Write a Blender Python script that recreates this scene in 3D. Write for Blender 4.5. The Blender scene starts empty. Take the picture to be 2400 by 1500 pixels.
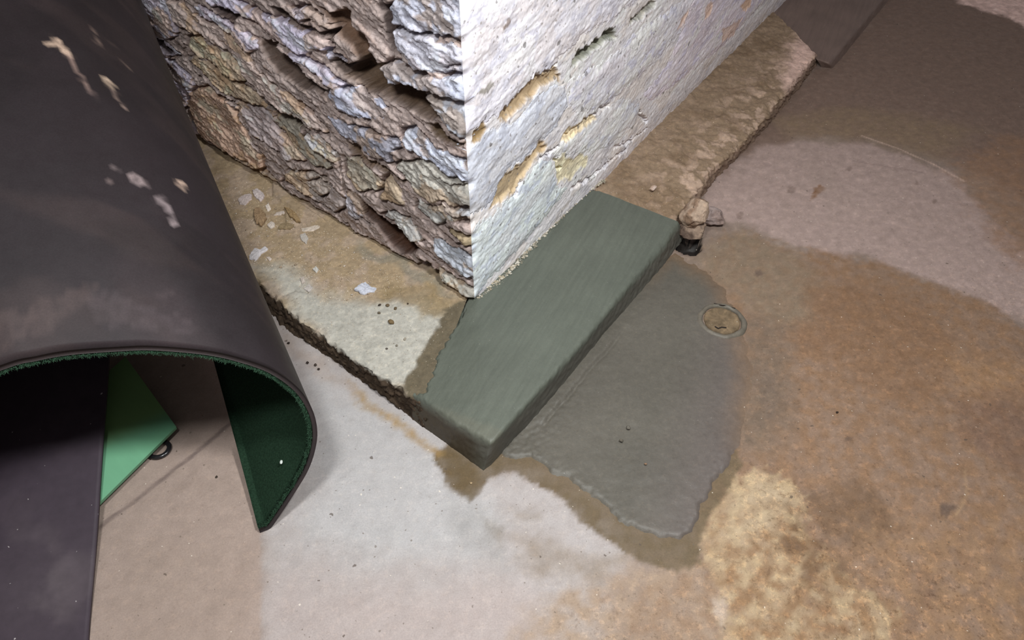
import bpy, math, random
import numpy as np
from mathutils import Vector

# ------------------------------------------------------------------ camera, world, lamps, exposure
SC = bpy.context.scene
COL = SC.collection
FPX = 1750.0
PITCH = math.radians(46.0)
CAM_H = 1.4
cam_data = bpy.data.cameras.new('camera')
cam = bpy.data.objects.new('camera', cam_data)
COL.objects.link(cam)
cam.location = (0, 0, CAM_H)
cam.rotation_euler = (math.pi / 2 - PITCH, 0, 0)
cam_data.sensor_width = 36.0
cam_data.lens = 36.0 * FPX / 2400.0
cam_data.clip_start = 0.02
SC.camera = cam

world = bpy.data.worlds.new('cellar_air')
SC.world = world
world.use_nodes = True
bgn = world.node_tree.nodes['Background']
bgn.inputs[0].default_value = (1.0, 0.93, 0.93, 1)
bgn.inputs[1].default_value = 0.21

LAMPS = [  # position, aim, watts, disk size
    (np.array([0.42, 0.58, 1.78]), np.array([0.10, 1.25, 0.2]), 31.0, 0.18),
    (np.array([-0.38, 0.31, 1.90]), np.array([-0.30, 0.90, 0.0]), 21.0, 0.26),
]
for lp_, la_, lw_, ls_ in LAMPS:
    ld = bpy.data.lights.new('cellar_lamp', 'AREA')
    ld.shape = 'DISK'
    ld.size = ls_
    ld.energy = lw_
    ld.color = (0.97, 1.0, 0.99)
    lo = bpy.data.objects.new('cellar_lamp', ld)
    COL.objects.link(lo)
    lo.location = lp_
    lo.rotation_euler = (Vector(la_) - Vector(lp_)).to_track_quat('-Z', 'Y').to_euler()
AMB = 0.23

SC.view_settings.view_transform = 'Standard'
SC.view_settings.look = 'None'
SC.view_settings.exposure = 0.0
SC.view_settings.gamma = 1.0
SC.view_settings.use_curve_mapping = False

# ------------------------------------------------------------------ measuring helpers
CF = np.array([0, math.cos(PITCH), -math.sin(PITCH)])
CU = np.array([0, math.sin(PITCH), math.cos(PITCH)])
C0 = np.array([0, 0, CAM_H])


def ray(u, v):
    return np.array([(u - 1200) / FPX, 0, 0]) + CF + CU * (750 - v) / FPX


def gz(u, v, z=0.0):
    r = ray(u, v)
    return C0 + r * ((z - CAM_H) / r[2])


def onplane(u, v, p0, n):
    r = ray(u, v)
    return C0 + r * (np.dot(np.asarray(p0) - C0, n) / np.dot(r, n))


def lin(c):
    c = np.asarray(c, float) / 255.0
    return np.where(c <= 0.04045, c / 12.92, ((c + 0.055) / 1.055) ** 2.4)


def albedo(c, p, n=(0, 0, 1), k=1.0):
    """one reflectance for a surface that was measured as colour c at point p, given the lamps' strength there"""
    e = AMB
    for lp_, la_, lw_, ls_ in LAMPS:
        d = lp_ - np.asarray(p, float)
        r2 = d.dot(d)
        ax = (la_ - lp_) / np.linalg.norm(la_ - lp_)
        e += lw_ / 9.87 * max(0.0, np.dot(d, n)) / math.sqrt(r2) / r2 * max(0.0, -np.dot(d, ax) / math.sqrt(r2))
    a = lin(c) / e * k
    m = a.max()
    if m > 0.86:
        a = a * (0.86 / m)
    return a


# ------------------------------------------------------------------ noise (numpy)
_rng = np.random.RandomState(7)
_perm = np.concatenate([_rng.permutation(256)] * 3)
_ga = _rng.rand(256) * 2 * np.pi
_gx, _gy = np.cos(_ga), np.sin(_ga)


def perlin(x, y, seed=0):
    x = x + seed * 17.31
    y = y + seed * 9.77
    xi = np.floor(x).astype(int)
    yi = np.floor(y).astype(int)
    xf, yf = x - xi, y - yi
    u = xf * xf * xf * (xf * (xf * 6 - 15) + 10)
    v = yf * yf * yf * (yf * (yf * 6 - 15) + 10)
    X, Y = xi & 255, yi & 255

    def g(a, b, dx, dy):
        h = _perm[_perm[a & 255] + (b & 255)]
        return _gx[h] * dx + _gy[h] * dy
    n00 = g(X, Y, xf, yf)
    n10 = g(X + 1, Y, xf - 1, yf)
    n01 = g(X, Y + 1, xf, yf - 1)
    n11 = g(X + 1, Y + 1, xf - 1, yf - 1)
    return (n00 * (1 - u) + n10 * u) * (1 - v) + (n01 * (1 - u) + n11 * u) * v * 1.0


def fbm(x, y, o=4, seed=0, gain=0.5):
    s = np.zeros_like(x)
    a, f = 1.0, 1.0
    for i in range(o):
        s += a * perlin(x * f, y * f, seed + i)
        a *= gain
        f *= 2.03
    return s * 1.4


def sst(x, a, b):
    t = np.clip((x - a) / (b - a), 0, 1)
    return t * t * (3 - 2 * t)


def sdf(px, py, poly):
    """signed distance to a polygon, negative inside"""
    poly = np.asarray(poly, float)
    n = len(poly)
    d = np.full(px.shape, 1e9)
    ins = np.zeros(px.shape, bool)
    for i in range(n):
        ax, ay = poly[i]
        bx, by = poly[(i + 1) % n]
        ex, ey = bx - ax, by - ay
        wx, wy = px - ax, py - ay
        t = np.clip((wx * ex + wy * ey) / (ex * ex + ey * ey + 1e-12), 0, 1)
        dx, dy = wx - ex * t, wy - ey * t
        d = np.minimum(d, dx * dx + dy * dy)
        c = ((ay > py) != (by > py)) & (px < (bx - ax) * (py - ay) / (by - ay + 1e-12) + ax)
        ins ^= c
    d = np.sqrt(d)
    return np.where(ins, -d, d)


def ldist(px, py, line):
    line = np.asarray(line, float)
    d = np.full(px.shape, 1e9)
    for i in range(len(line) - 1):
        ax, ay = line[i]
        ex, ey = line[i + 1] - line[i]
        wx, wy = px - ax, py - ay
        t = np.clip((wx * ex + wy * ey) / (ex * ex + ey * ey + 1e-12), 0, 1)
        dx, dy = wx - ex * t, wy - ey * t
        d = np.minimum(d, dx * dx + dy * dy)
    return np.sqrt(d)


def catmull(pts, n):
    pts = np.asarray(pts, float)
    P = np.vstack([2 * pts[0] - pts[1], pts, 2 * pts[-1] - pts[-2]])
    seg = np.linalg.norm(np.diff(pts, axis=0), axis=1)
    cum = np.concatenate([[0], np.cumsum(seg)])
    out = []
    for s in np.linspace(0, cum[-1], n):
        i = min(max(np.searchsorted(cum, s) - 1, 0), len(seg) - 1)
        t = (s - cum[i]) / max(seg[i], 1e-9)
        a, b, c, d = P[i], P[i + 1], P[i + 2], P[i + 3]
        out.append(0.5 * (2 * b + (c - a) * t + (2 * a - 5 * b + 4 * c - d) * t * t + (3 * b - a - 3 * c + d) * t ** 3))
    return np.array(out)


def resample(pts, n):
    pts = np.asarray(pts, float)
    seg = np.linalg.norm(np.diff(pts, axis=0), axis=1)
    cum = np.concatenate([[0], np.cumsum(seg)])
    s = np.linspace(0, cum[-1], n)
    return np.stack([np.interp(s, cum, pts[:, k]) for k in range(pts.shape[1])], 1)


# ------------------------------------------------------------------ mesh / object helpers
def mesh_np(name, verts, faces, col=None, smooth=True):
    """faces: (n,4) or (n,3) int array, or a list of index lists"""
    me = bpy.data.meshes.new(name)
    verts = np.asarray(verts, np.float32)
    if isinstance(faces, np.ndarray):
        k = faces.shape[1]
        me.vertices.add(len(verts))
        me.vertices.foreach_set('co', verts.ravel())
        me.loops.add(faces.size)
        me.loops.foreach_set('vertex_index', faces.astype(np.int32).ravel())
        me.polygons.add(len(faces))
        me.polygons.foreach_set('loop_start', np.arange(0, faces.size, k, dtype=np.int32))
        me.polygons.foreach_set('loop_total', np.full(len(faces), k, np.int32))
        me.update(calc_edges=True)
    else:
        me.from_pydata(verts.tolist(), [], faces)
        me.update()
    me.polygons.foreach_set('use_smooth', np.full(len(me.polygons), smooth))
    if col is not None:
        at = me.attributes.new('Col', 'FLOAT_COLOR', 'POINT')
        c4 = np.ones((len(verts), 4), np.float32)
        col = np.asarray(col)
        c4[:, :col.shape[1]] = col
        at.data.foreach_set('color', c4.ravel())
    me.validate()
    return me


def grid_faces(nr, nc):
    i = np.arange(nr * nc).reshape(nr, nc)
    return np.stack([i[:-1, :-1], i[:-1, 1:], i[1:, 1:], i[1:, :-1]], -1).reshape(-1, 4)


def link(name, me, m, parent=None, loc=None):
    o = bpy.data.objects.new(name, me)
    COL.objects.link(o)
    if m:
        me.materials.clear()
        me.materials.append(m)
    if parent:
        o.parent = parent
    if loc is not None:
        o.location = loc
    return o


def tag(o, label, cat, group=None, kind=None):
    o['label'] = label
    o['category'] = cat
    if group:
        o['group'] = group
    if kind:
        o['kind'] = kind
    return o


def empty(name, loc):
    o = bpy.data.objects.new(name, None)
    COL.objects.link(o)
    o.location = loc
    o.empty_display_size = 0.05
    return o


# ------------------------------------------------------------------ materials
def mat_vc(name, base=None, rough=0.8, spec=0.3, fine=(120, 0.25), speck=None, bump=(150, 0.25, 0.002), stretch=None,
           blot=None, rough_noise=0.0, blotcol=None, pits=None, fine2=None, grit=None):
    """base colour (vertex colour 'Col' if base is None) varied by procedural noise, with fine bump"""
    m = bpy.data.materials.new(name)
    m.use_nodes = True
    nt = m.node_tree
    nd, lk = nt.nodes, nt.links
    b = nd['Principled BSDF']
    b.inputs['Specular IOR Level'].default_value = spec
    tc = nd.new('ShaderNodeTexCoord')
    vec = tc.outputs['Object']
    if stretch:
        mp = nd.new('ShaderNodeMapping')
        mp.vector_type = 'TEXTURE'
        mp.inputs['Rotation'].default_value = (0, 0, stretch[0])
        mp.inputs['Scale'].default_value = stretch[1]
        lk.new(vec, mp.inputs[0])
        svec = mp.outputs[0]
    else:
        svec = vec
    if base is None:
        at = nd.new('ShaderNodeAttribute')
        at.attribute_name = 'Col'
        c = at.outputs['Color']
    else:
        rg = nd.new('ShaderNodeRGB')
        rg.outputs[0].default_value = (*base, 1)
        c = rg.outputs[0]

    def noise(scale, detail, v, rgh=0.6):
        n = nd.new('ShaderNodeTexNoise')
        n.inputs['Scale'].default_value = scale
        n.inputs['Detail'].default_value = detail
        n.inputs['Roughness'].default_value = rgh
        lk.new(v, n.inputs['Vector'])
        return n.outputs['Fac']

    def ramp(fac, p0, p1, lo_, hi_):
        r = nd.new('ShaderNodeMapRange')
        r.inputs['From Min'].default_value = p0
        r.inputs['From Max'].default_value = p1
        r.inputs['To Min'].default_value = lo_
        r.inputs['To Max'].default_value = hi_
        lk.new(fac, r.inputs['Value'])
        return r.outputs[0]

    def mixc(f, a, col, mode='MIX'):
        mx = nd.new('ShaderNodeMix')
        mx.data_type = 'RGBA'
        mx.blend_type = mode
        if isinstance(f, (int, float)):
            mx.inputs[0].default_value = f
        else:
            lk.new(f, mx.inputs[0])
        lk.new(a, mx.inputs[6])
        if isinstance(col, tuple):
            mx.inputs[7].default_value = (*col, 1)
        else:
            lk.new(col, mx.inputs[7])
        return mx.outputs[2]
    fn = noise(fine[0], 6, svec)
    f = ramp(fn, 0.25, 0.75, 1 - fine[1], 1 + fine[1])
    if fine2:
        mu = nd.new('ShaderNodeMath')
        mu.operation = 'MULTIPLY'
        lk.new(f, mu.inputs[0])
        lk.new(ramp(noise(fine2[0], 5, vec, 0.7), 0.3, 0.7, 1 - fine2[1], 1 + fine2[1]), mu.inputs[1])
        f = mu.outputs[0]
    vm = nd.new('ShaderNodeVectorMath')
    vm.operation = 'SCALE'
    lk.new(c, vm.inputs[0])
    lk.new(f, vm.inputs['Scale'])
    c = vm.outputs[0]
    if blot:
        bn = noise(blot[0], 5, vec, 0.65)
        c = mixc(ramp(bn, blot[1], blot[2], 0, blot[3]), c, blotcol)
    if speck:
        for (scale, thr, colr, amt) in speck:
            # sparse specks of uneven size: only some cells carry one
            wn = nd.new('ShaderNodeVectorMath')
            wn.operation = 'MULTIPLY_ADD'
            nz = nd.new('ShaderNodeTexNoise')
            nz.inputs['Scale'].default_value = scale * 2.2
            nz.inputs['Detail'].default_value = 3
            lk.new(vec, nz.inputs['Vector'])
            lk.new(nz.outputs['Color'], wn.inputs[0])
            wn.inputs[1].default_value = (0.45 / scale,) * 3
            lk.new(vec, wn.inputs[2])
            vo = nd.new('ShaderNodeTexVoronoi')
            vo.inputs['Scale'].default_value = scale
            lk.new(wn.outputs[0], vo.inputs['Vector'])
            sep = nd.new('ShaderNodeSeparateColor')
            lk.new(vo.outputs['Color'], sep.inputs[0])
            sz = ramp(sep.outputs[0], 0.45, 1.0, 0.0, thr * 2.4)
            sb = nd.new('ShaderNodeMath')
            sb.operation = 'SUBTRACT'
            lk.new(sz, sb.inputs[0])
            lk.new(vo.outputs['Distance'], sb.inputs[1])
            c = mixc(ramp(sb.outputs[0], 0.0, thr * 0.5, 0, amt), c, colr)
    if grit:
        def grain(fac):
            if base is not None:
                return fac
            ml = nd.new('ShaderNodeMath')
            ml.operation = 'MULTIPLY'
            lk.new(fac, ml.inputs[0])
            lk.new(at.outputs['Alpha'], ml.inputs[1])
            return ml.outputs[0]
        gm = grain(ramp(noise(grit[0], 7, vec, 0.78), 0.52, 0.62, 0, grit[1]))
        c = mixc(gm, c, (1.5, 1.42, 1.32), 'MULTIPLY')
        gm = grain(ramp(noise(grit[0] * 1.37, 7, vec, 0.78), 0.47, 0.37, 0, grit[1]))
        c = mixc(gm, c, (0.62, 0.58, 0.54), 'MULTIPLY')
    lk.new(c, b.inputs['Base Color'])
    if rough_noise:
        lk.new(ramp(noise(40, 4, vec), 0.3, 0.7, rough - rough_noise, rough + rough_noise), b.inputs['Roughness'])
    else:
        b.inputs['Roughness'].default_value = rough
    bp = nd.new('ShaderNodeBump')
    bp.inputs['Strength'].default_value = bump[1]
    bp.inputs['Distance'].default_value = bump[2]
    lk.new(noise(bump[0], 8, svec, 0.7), bp.inputs['Height'])
    last = bp.outputs[0]
    if pits:
        vo = nd.new('ShaderNodeTexVoronoi')
        vo.inputs['Scale'].default_value = pits[0]
        lk.new(vec, vo.inputs['Vector'])
        b2 = nd.new('ShaderNodeBump')
        b2.inputs['Strength'].default_value = pits[1]
        b2.inputs['Distance'].default_value = 0.002
        lk.new(ramp(vo.outputs['Distance'], 0.0, 0.25, 0, 1), b2.inputs['Height'])
        lk.new(last, b2.inputs['Normal'])
        last = b2.outputs[0]
    lk.new(last, b.inputs['Normal'])
    return m


DIRL = np.array([-0.765, 0.644, 0.0])
NORL = np.array([-0.644, -0.765, 0.0])
DIRR = np.array([0.56, 0.828, 0.0])
NORR = np.array([0.828, -0.56, 0.0])
WC = np.array([-0.094, 1.335, 0.0])
ANG_R = math.atan2(DIRR[1], DIRR[0])

M_floor = mat_vc('concrete_floor', rough=0.62, spec=0.3, fine=(22, 0.06), fine2=(330, 0.12), grit=(62, 1.0), bump=(150, 0.22, 0.002), rough_noise=0.12,
                 speck=[(30, 0.05, (0.09, 0.065, 0.05), 0.75), (70, 0.07, (0.13, 0.10, 0.075), 0.6), (60, 0.045, (0.78, 0.70, 0.60), 0.6)])
M_wall = mat_vc('painted_rubble', grit=(70, 0.4), rough=0.68, spec=0.3, fine=(45, 0.16), bump=(150, 0.42, 0.0025), fine2=(160, 0.14),
                speck=[(80, 0.06, (0.06, 0.045, 0.035), 0.7)], pits=(130, 0.35))
M_foot = mat_vc('sandy_concrete', grit=(95, 0.45), rough=0.85, spec=0.2, fine=(60, 0.22), bump=(140, 0.5, 0.003),
                speck=[(110, 0.08, (0.13, 0.09, 0.055), 0.7), (150, 0.07, (0.8, 0.74, 0.64), 0.6)])
M_mort = mat_vc('fresh_mortar', grit=(170, 0.22), rough=0.5, spec=0.42, fine=(90, 0.13), bump=(130, 0.28, 0.002),
                stretch=(ANG_R + 0.16, (14.0, 1.0, 1.0)), speck=[(70, 0.035, (0.05, 0.048, 0.04), 0.6), (120, 0.035, (0.5, 0.5, 0.46), 0.5)])
M_patch = mat_vc('fresh_cement', grit=(130, 0.34), rough=0.5, spec=0.42, fine=(70, 0.10), bump=(160, 0.35, 0.002),
                 speck=[(55, 0.035, (0.06, 0.05, 0.04), 0.6), (130, 0.035, (0.55, 0.53, 0.5), 0.5)])
M_rubber = mat_vc('black_rubber', rough=0.52, spec=0.36, fine=(9, 0.16), fine2=(300, 0.15), bump=(400, 0.15, 0.0006), rough_noise=0.05)
M_edge = mat_vc('cut_rubber', base=tuple(lin((62, 52, 52))), rough=0.8, fine=(200, 0.25), bump=(300, 0.4, 0.001))
M_felt = mat_vc('green_felt', base=tuple(lin((38, 58, 44))), rough=1.0, spec=0.05, fine=(260, 0.5), bump=(420, 0.9, 0.003))
M_fuzz = mat_vc('felt_fibre', base=tuple(lin((58, 84, 66))), rough=1.0, spec=0.05, fine=(300, 0.4), bump=(300, 0.1, 0.001))
M_board = mat_vc('green_board', rough=0.55, spec=0.35, fine=(22, 0.08), bump=(200, 0.06, 0.0006), stretch=(0.9, (1, 8, 1)))
M_gloss = mat_vc('black_plastic', base=(0.012, 0.011, 0.013), rough=0.22, spec=0.6, fine=(50, 0.1), bump=(90, 0.05, 0.0005))
M_chip = mat_vc('lime_flake', rough=0.85, spec=0.2, fine=(180, 0.22), bump=(260, 0.5, 0.002))
M_lump = mat_vc('broken_concrete', grit=(120, 0.5), rough=0.85, spec=0.25, fine=(90, 0.3), bump=(160, 0.7, 0.004),
                speck=[(140, 0.09, (0.12, 0.08, 0.05), 0.7)])

M_wallR = mat_vc('limewashed_plaster', rough=0.68, spec=0.3, fine=(30, 0.07), fine2=(140, 0.10), bump=(110, 0.15, 0.002),
                 grit=(60, 0.25),
                 speck=[(26, 0.085, (0.16, 0.145, 0.14), 0.75), (48, 0.10, (0.24, 0.22, 0.22), 0.75), (90, 0.12, (0.30, 0.26, 0.23), 0.7)], pits=(75, 0.35))

# ------------------------------------------------------------------ floor
HOLE = [gz(*p)[:2] for p in [(1581, 562), (1598, 556), (1618, 552), (1644, 556), (1643, 586), (1628, 598), (1606, 594), (1588, 584)]]
PATCH = [(1120, 1060), (1183, 1076), (1241, 1081), (1284, 1108), (1343, 1135), (1380, 1167), (1412, 1195), (1460, 1233),
         (1529, 1268), (1583, 1272), (1631, 1250), (1650, 1195), (1668, 1161), (1692, 1108), (1738, 1062), (1775, 1015),
         (1800, 950), (1806, 890), (1792, 820), (1772, 760), (1752, 720), (1735, 676), (1706, 644), (1672, 618), (1630, 596),
         (1590, 560), (1500, 600), (1300, 850), (1150, 1030)]
PATCH_W = [gz(*p)[:2] for p in PATCH]


def floor_h(X, Y):
    z = 0.0035 * fbm(X * 2.2, Y * 2.2, 3, 40) + 0.0009 * fbm(X * 22, Y * 22, 3, 41)
    # slight rise of the crumbly pale lump at the lower right
    lump = [gz(*p)[:2] for p in [(1640, 1255), (1690, 1180), (1760, 1090), (1810, 1105), (1880, 1150), (1870, 1230), (1960, 1330),
                                 (2080, 1420), (2150, 1560), (1720, 1560), (1675, 1400)]]
    wx, wy = X + 0.02 * fbm(X * 14, Y * 14, 3, 42), Y + 0.02 * fbm(X * 14, Y * 14, 3, 43)
    d = sdf(wx, wy, lump)
    z = z + 0.004 * sst(-d, 0, 0.025) + 0.0028 * sst(-d, -0.02, 0.05) * fbm(X * 50, Y * 50, 4, 44, 0.65)
    rough = [gz(*p)[:2] for p in [(1300, 1400), (1640, 1320), (1740, 1560), (1250, 1560)]]
    z = z + 0.0014 * sst(-sdf(wx, wy, rough), -0.03, 0.06) * fbm(X * 50, Y * 50, 4, 45)
    hd = sdf(X + 0.004 * fbm(X * 60, Y * 60, 2, 46), Y, HOLE)
    z = z - 0.05 * sst(-hd, -0.002, 0.007)
    return z


def paint(X, Y, C, polypx, col, soft, warp=0.02, freq=10, op=1.0, seed=0, k=1.0, line=None, detail=0.35, fw=0.006):
    """lay a stain of a given outline over the colour array"""
    if line is None:
        P = [gz(*p)[:2] for p in polypx]
    else:
        P = [gz(*p)[:2] for p in polypx]
    P = np.array(P)
    m = (X > P[:, 0].min() - 0.15) & (X < P[:, 0].max() + 0.15) & (Y > P[:, 1].min() - 0.15) & (Y < P[:, 1].max() + 0.15)
    x, y = X[m], Y[m]
    wx = x + warp * fbm(x * freq, y * freq, 4, 60 + seed)
    wy = y + warp * fbm(x * freq, y * freq, 4, 70 + seed)
    if line is None:
        wx = wx + fw * fbm(x * 55, y * 55, 3, 90 + seed)
        wy = wy + fw * fbm(x * 55, y * 55, 3, 95 + seed)
        d = sdf(wx, wy, P)
        a = sst(-d, -soft, soft)
    else:
        a = sst(-ldist(wx, wy, P), -line - soft, -line + soft * 0.3)
    a = a * op * (1 - detail * np.clip(0.5 + 1.2 * fbm(x * 30, y * 30, 3, 80 + seed), 0, 1))
    alb = albedo(col, [P[:, 0].mean(), P[:, 1].mean(), 0], k=k)
    C[m] = C[m] * (1 - a[:, None]) + alb * a[:, None]


def build_floor():
    xs = np.concatenate([np.linspace(-4, -1.5, 14)[:-1], np.linspace(-1.5, 2.3, 634), np.linspace(2.3, 4.5, 12)[1:]])
    ys = np.concatenate([np.linspace(-2.5, 0.2, 14)[:-1], np.linspace(0.2, 3.75, 592), np.linspace(3.75, 6, 12)[1:]])
    X, Y = np.meshgrid(xs, ys)
    Z = floor_h(X, Y)
    sh = X.shape
    X1, Y1 = X.ravel(), Y.ravel()
    C = np.ones((X1.size, 3)) * albedo((166, 146, 134), (0.2, 0.7, 0))
    t = fbm(X1 * 3, Y1 * 3, 4, 50)[:, None]
    C = C * (1 + 0.18 * t * np.array([0.8, 1.0, 1.25]))

    def P(poly, col, soft, **k):
        paint(X1, Y1, C, poly, col, soft, **k)
    # pale trowelled floor in front of the corner
    P([(560, 700), (760, 800), (1000, 960), (1132, 1095), (1250, 1110), (1380, 1180), (1440, 1260), (1500, 1330), (1420, 1400), (1330, 1620),
       (600, 1620), (606, 1245), (690, 1100)], (203, 194, 192), 0.035, warp=0.03, seed=1, detail=0.12)
    P([(740, 880), (930, 960), (1060, 1090), (1180, 1230), (1120, 1290), (900, 1320), (720, 1250), (735, 1000)], (206, 204, 205), 0.05, warp=0.03, seed=2, detail=0.1, op=0.7)
    P([(620, 1350), (1250, 1380), (1400, 1700), (600, 1700)], (203, 184, 178), 0.06, seed=3, op=0.6, detail=0.1)
    # ground the mat used to cover, with its straight edge
    P([(611, 1240), (611, 1330), (612, 1420), (609, 1650), (-300, 1650), (-300, 600), (560, 800), (640, 1050)], (166, 147, 137), 0.004, warp=0.002, freq=40, fw=0.001, seed=4, detail=0.15, k=1.1)
    P([(300, 1260), (600, 1300), (600, 1560), (250, 1560)], (170, 150, 138), 0.05, seed=5, op=0.6)
    P([(200, 1262), (300, 1185), (400, 1110), (520, 1008), (600, 940)], (112, 96, 92), 0.004, line=0.004, warp=0.006, seed=6, op=0.75)
    # brown crumbly stretch along the bottom
    P([(1240, 1420), (1420, 1340), (1640, 1300), (1720, 1420), (1760, 1620), (1180, 1620)], (190, 165, 143), 0.03, seed=7, warp=0.03, detail=0.5)
    P([(1450, 1400), (1640, 1330), (1690, 1450), (1720, 1620), (1500, 1620)], (165, 132, 104), 0.04, seed=8, warp=0.05, freq=18, op=0.7, detail=0.7)
    # right-hand brown floor
    P([(1740, 540), (1850, 575), (2000, 600), (2150, 640), (2420, 760), (2700, 900), (2700, 1700), (1800, 1700), (1650, 1320), (1600, 1200), (1640, 1040), (1680, 950),
       (1680, 800), (1640, 700), (1640, 610), (1690, 560)], (144, 114, 90), 0.03, seed=9, warp=0.04, detail=0.35, fw=0.02)
    P([(1650, 560), (1740, 545), (1850, 580), (1920, 640), (1900, 760), (1800, 760), (1700, 680), (1620, 620)], (130, 114, 97), 0.04, seed=10, op=0.85)
    P([(1740, 740), (1850, 760), (1860, 960), (1800, 1060), (1700, 1060), (1720, 860)], (124, 108, 94), 0.05, seed=92, op=0.8)
    P([(1880, 650), (2100, 680), (2250, 800), (2200, 960), (2000, 900), (1880, 800)], (128, 98, 74), 0.05, seed=11, op=0.7, warp=0.05)
    P([(2240, 930), (2400, 900), (2500, 1050), (2400, 1120), (2260, 1040)], (112, 86, 72), 0.03, seed=12, op=0.6)
    P([(2200, 830), (2420, 860), (2420, 930), (2260, 930)], (156, 120, 84), 0.04, seed=13, op=0.4)
    P([(1890, 1150), (2020, 1130), (2100, 1230), (2010, 1300), (1920, 1260)], (118, 92, 70), 0.02, seed=14, op=0.7)
    P([(2160, 1320), (2200, 1360), (2150, 1440), (2130, 1540), (2090, 1600), (2140, 1420)], (116, 88, 70), 0.02, seed=15, op=0.7)
    P([(2000, 1240), (2400, 1200), (2450, 1600), (2050, 1600)], (164, 130, 98), 0.06, seed=16, op=0.6, detail=0.9, fw=0.03)
    # pale crumbly lump
    P([(1640, 1255), (1690, 1180), (1760, 1090), (1810, 1105), (1880, 1150), (1870, 1230), (1960, 1330), (2080, 1420), (2120, 1620), (1720, 1620), (1675, 1400)],
      (203, 177, 142), 0.014, seed=17, warp=0.03, freq=16, detail=0.45, fw=0.022)
    P([(1650, 1270), (1800, 1130), (1900, 1250), (2100, 1440), (2120, 1620), (1720, 1620)], (160, 126, 94), 0.03, seed=93, detail=1.0, op=0.95, warp=0.03)
    P([(1780, 1200), (1880, 1180), (1990, 1360), (1900, 1400)], (128, 98, 72), 0.03, seed=94, detail=1.0, op=0.9)
    P([(1680, 1230), (1780, 1110), (1850, 1170), (1800, 1250), (1720, 1290)], (208, 186, 156), 0.03, seed=18, op=0.6)
    P([(1860, 1370), (1900, 1420), (2020, 1480), (1960, 1490), (1880, 1450)], (150, 115, 86), 0.015, seed=19, op=0.7)
    P([(1665, 1400), (1690, 1400), (1702, 1450), (1690, 1470), (1668, 1440)], (210, 188, 170), 0.006, seed=20, warp=0.008)
    # upper right: grey-violet strip, then the dark damp floor by the wall
    P([(1640, 470), (1690, 390), (1780, 340), (1880, 330), (2040, 340), (2230, 400), (2320, 500), (2430, 600), (2700, 760), (2600, 830), (2400, 750), (2150, 645),
       (1990, 592), (1860, 575), (1760, 530), (1690, 500)], (141, 123, 117), 0.02, seed=21, warp=0.03, detail=0.2, k=1.1)
    P([(1690, 395), (1770, 290), (1850, 210), (1935, 150), (2070, 0), (2250, -200), (2900, -200), (2900, 480), (2420, 480), (2260, 390), (2150, 350), (2040, 330), (1900, 318), (1780, 345)],
      (84, 69, 61), 0.035, seed=22, warp=0.03, detail=0.12)
    P([(1800, 280), (2000, 250), (2300, 300), (2200, 370), (2020, 330), (1850, 320)], (104, 88, 70), 0.05, seed=23, op=0.7)
    P([(2210, -40), (2250, 5), (2330, 28), (2400, 62), (2500, 110), (2600, -100)], (142, 122, 116), 0.02, seed=24, warp=0.03, k=1.3)
    P([(2240, 395), (2340, 320), (2480, 330), (2500, 640), (2360, 600), (2290, 490)], (112, 86, 66), 0.05, seed=25, warp=0.05, op=0.7, fw=0.02)
    P([(1880, 330), (1900, 440), (2000, 480), (1960, 420)], (128, 112, 104), 0.05, seed=26, op=0.5)
    # faint scratches
    P([(2020, 320), (2100, 348), (2180, 382), (2260, 424)], (165, 142, 130), 0.004, line=0.002, warp=0.002, seed=27, op=0.6)
    P([(1860, 446), (1930, 468), (1995, 488)], (158, 138, 130), 0.004, line=0.002, warp=0.002, seed=28, op=0.6)
    P([(2000, 378), (2080, 392), (2160, 404)], (108, 92, 88), 0.004, line=0.002, warp=0.003, seed=29, op=0.6)
    P([(2230, 470), (2290, 490), (2380, 560)], (122, 104, 96), 0.006, line=0.003, warp=0.004, seed=30, op=0.6)
    P([(1910, 440), (1925, 432), (1934, 440), (1915, 456), (1900, 470)], (112, 82, 58), 0.004, warp=0.003, seed=31)
    P([(2262, 1100), (2266, 1160), (2250, 1190), (2240, 1210)], (168, 138, 108), 0.003, line=0.0015, warp=0.003, seed=32, op=0.8)
    for i, (x, y, r) in enumerate([(1856, 444, 9), (2149, 429, 6), (1735, 505, 8), (2218, 1196, 16), (1990, 1030, 9), (2190, 470, 5), (1990, 395, 6), (1780, 640, 8)]):
        P([(x - r, y - r * .7), (x, y - r), (x + r, y - r * .6), (x + r, y + r * .7), (x, y + r), (x - r, y + r * .7)], (96, 80, 72), 0.003, warp=0.002, seed=33 + i, op=0.7)
    # wet halo around the fresh cement
    halo = [(1022, 1060), (1016, 1080), (1036, 1108), (1046, 1138), (1078, 1156), (1104, 1172), (1128, 1148), (1150, 1122), (1182, 1106), (1242, 1128),
            (1300, 1158), (1342, 1194), (1379, 1236), (1425, 1263), (1471, 1300), (1517, 1323), (1585, 1341), (1640, 1322), (1642, 1262), (1668, 1205),
            (1700, 1150), (1745, 1088), (1700, 1000), (1560, 900), (1300, 900), (1132, 1090), (1060, 1035)]
    P(halo, (124, 106, 82), 0.006, warp=0.007, freq=22, seed=51, detail=0.15)
    P([(1026, 1062), (1060, 1050), (1120, 1100), (1140, 1125), (1100, 1160), (1060, 1140)], (112, 92, 62), 0.01, seed=52, warp=0.006, op=0.8)
    P([(1128, 1214), (1150, 1218), (1176, 1250), (1168, 1276), (1142, 1260), (1126, 1236)], (140, 128, 112), 0.015, seed=53, op=0.7)
    P([(1060, 1170), (1130, 1200), (1180, 1270), (1200, 1330), (1090, 1290), (1050, 1220)], (176, 172, 170), 0.03, seed=54, op=0.6)
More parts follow.
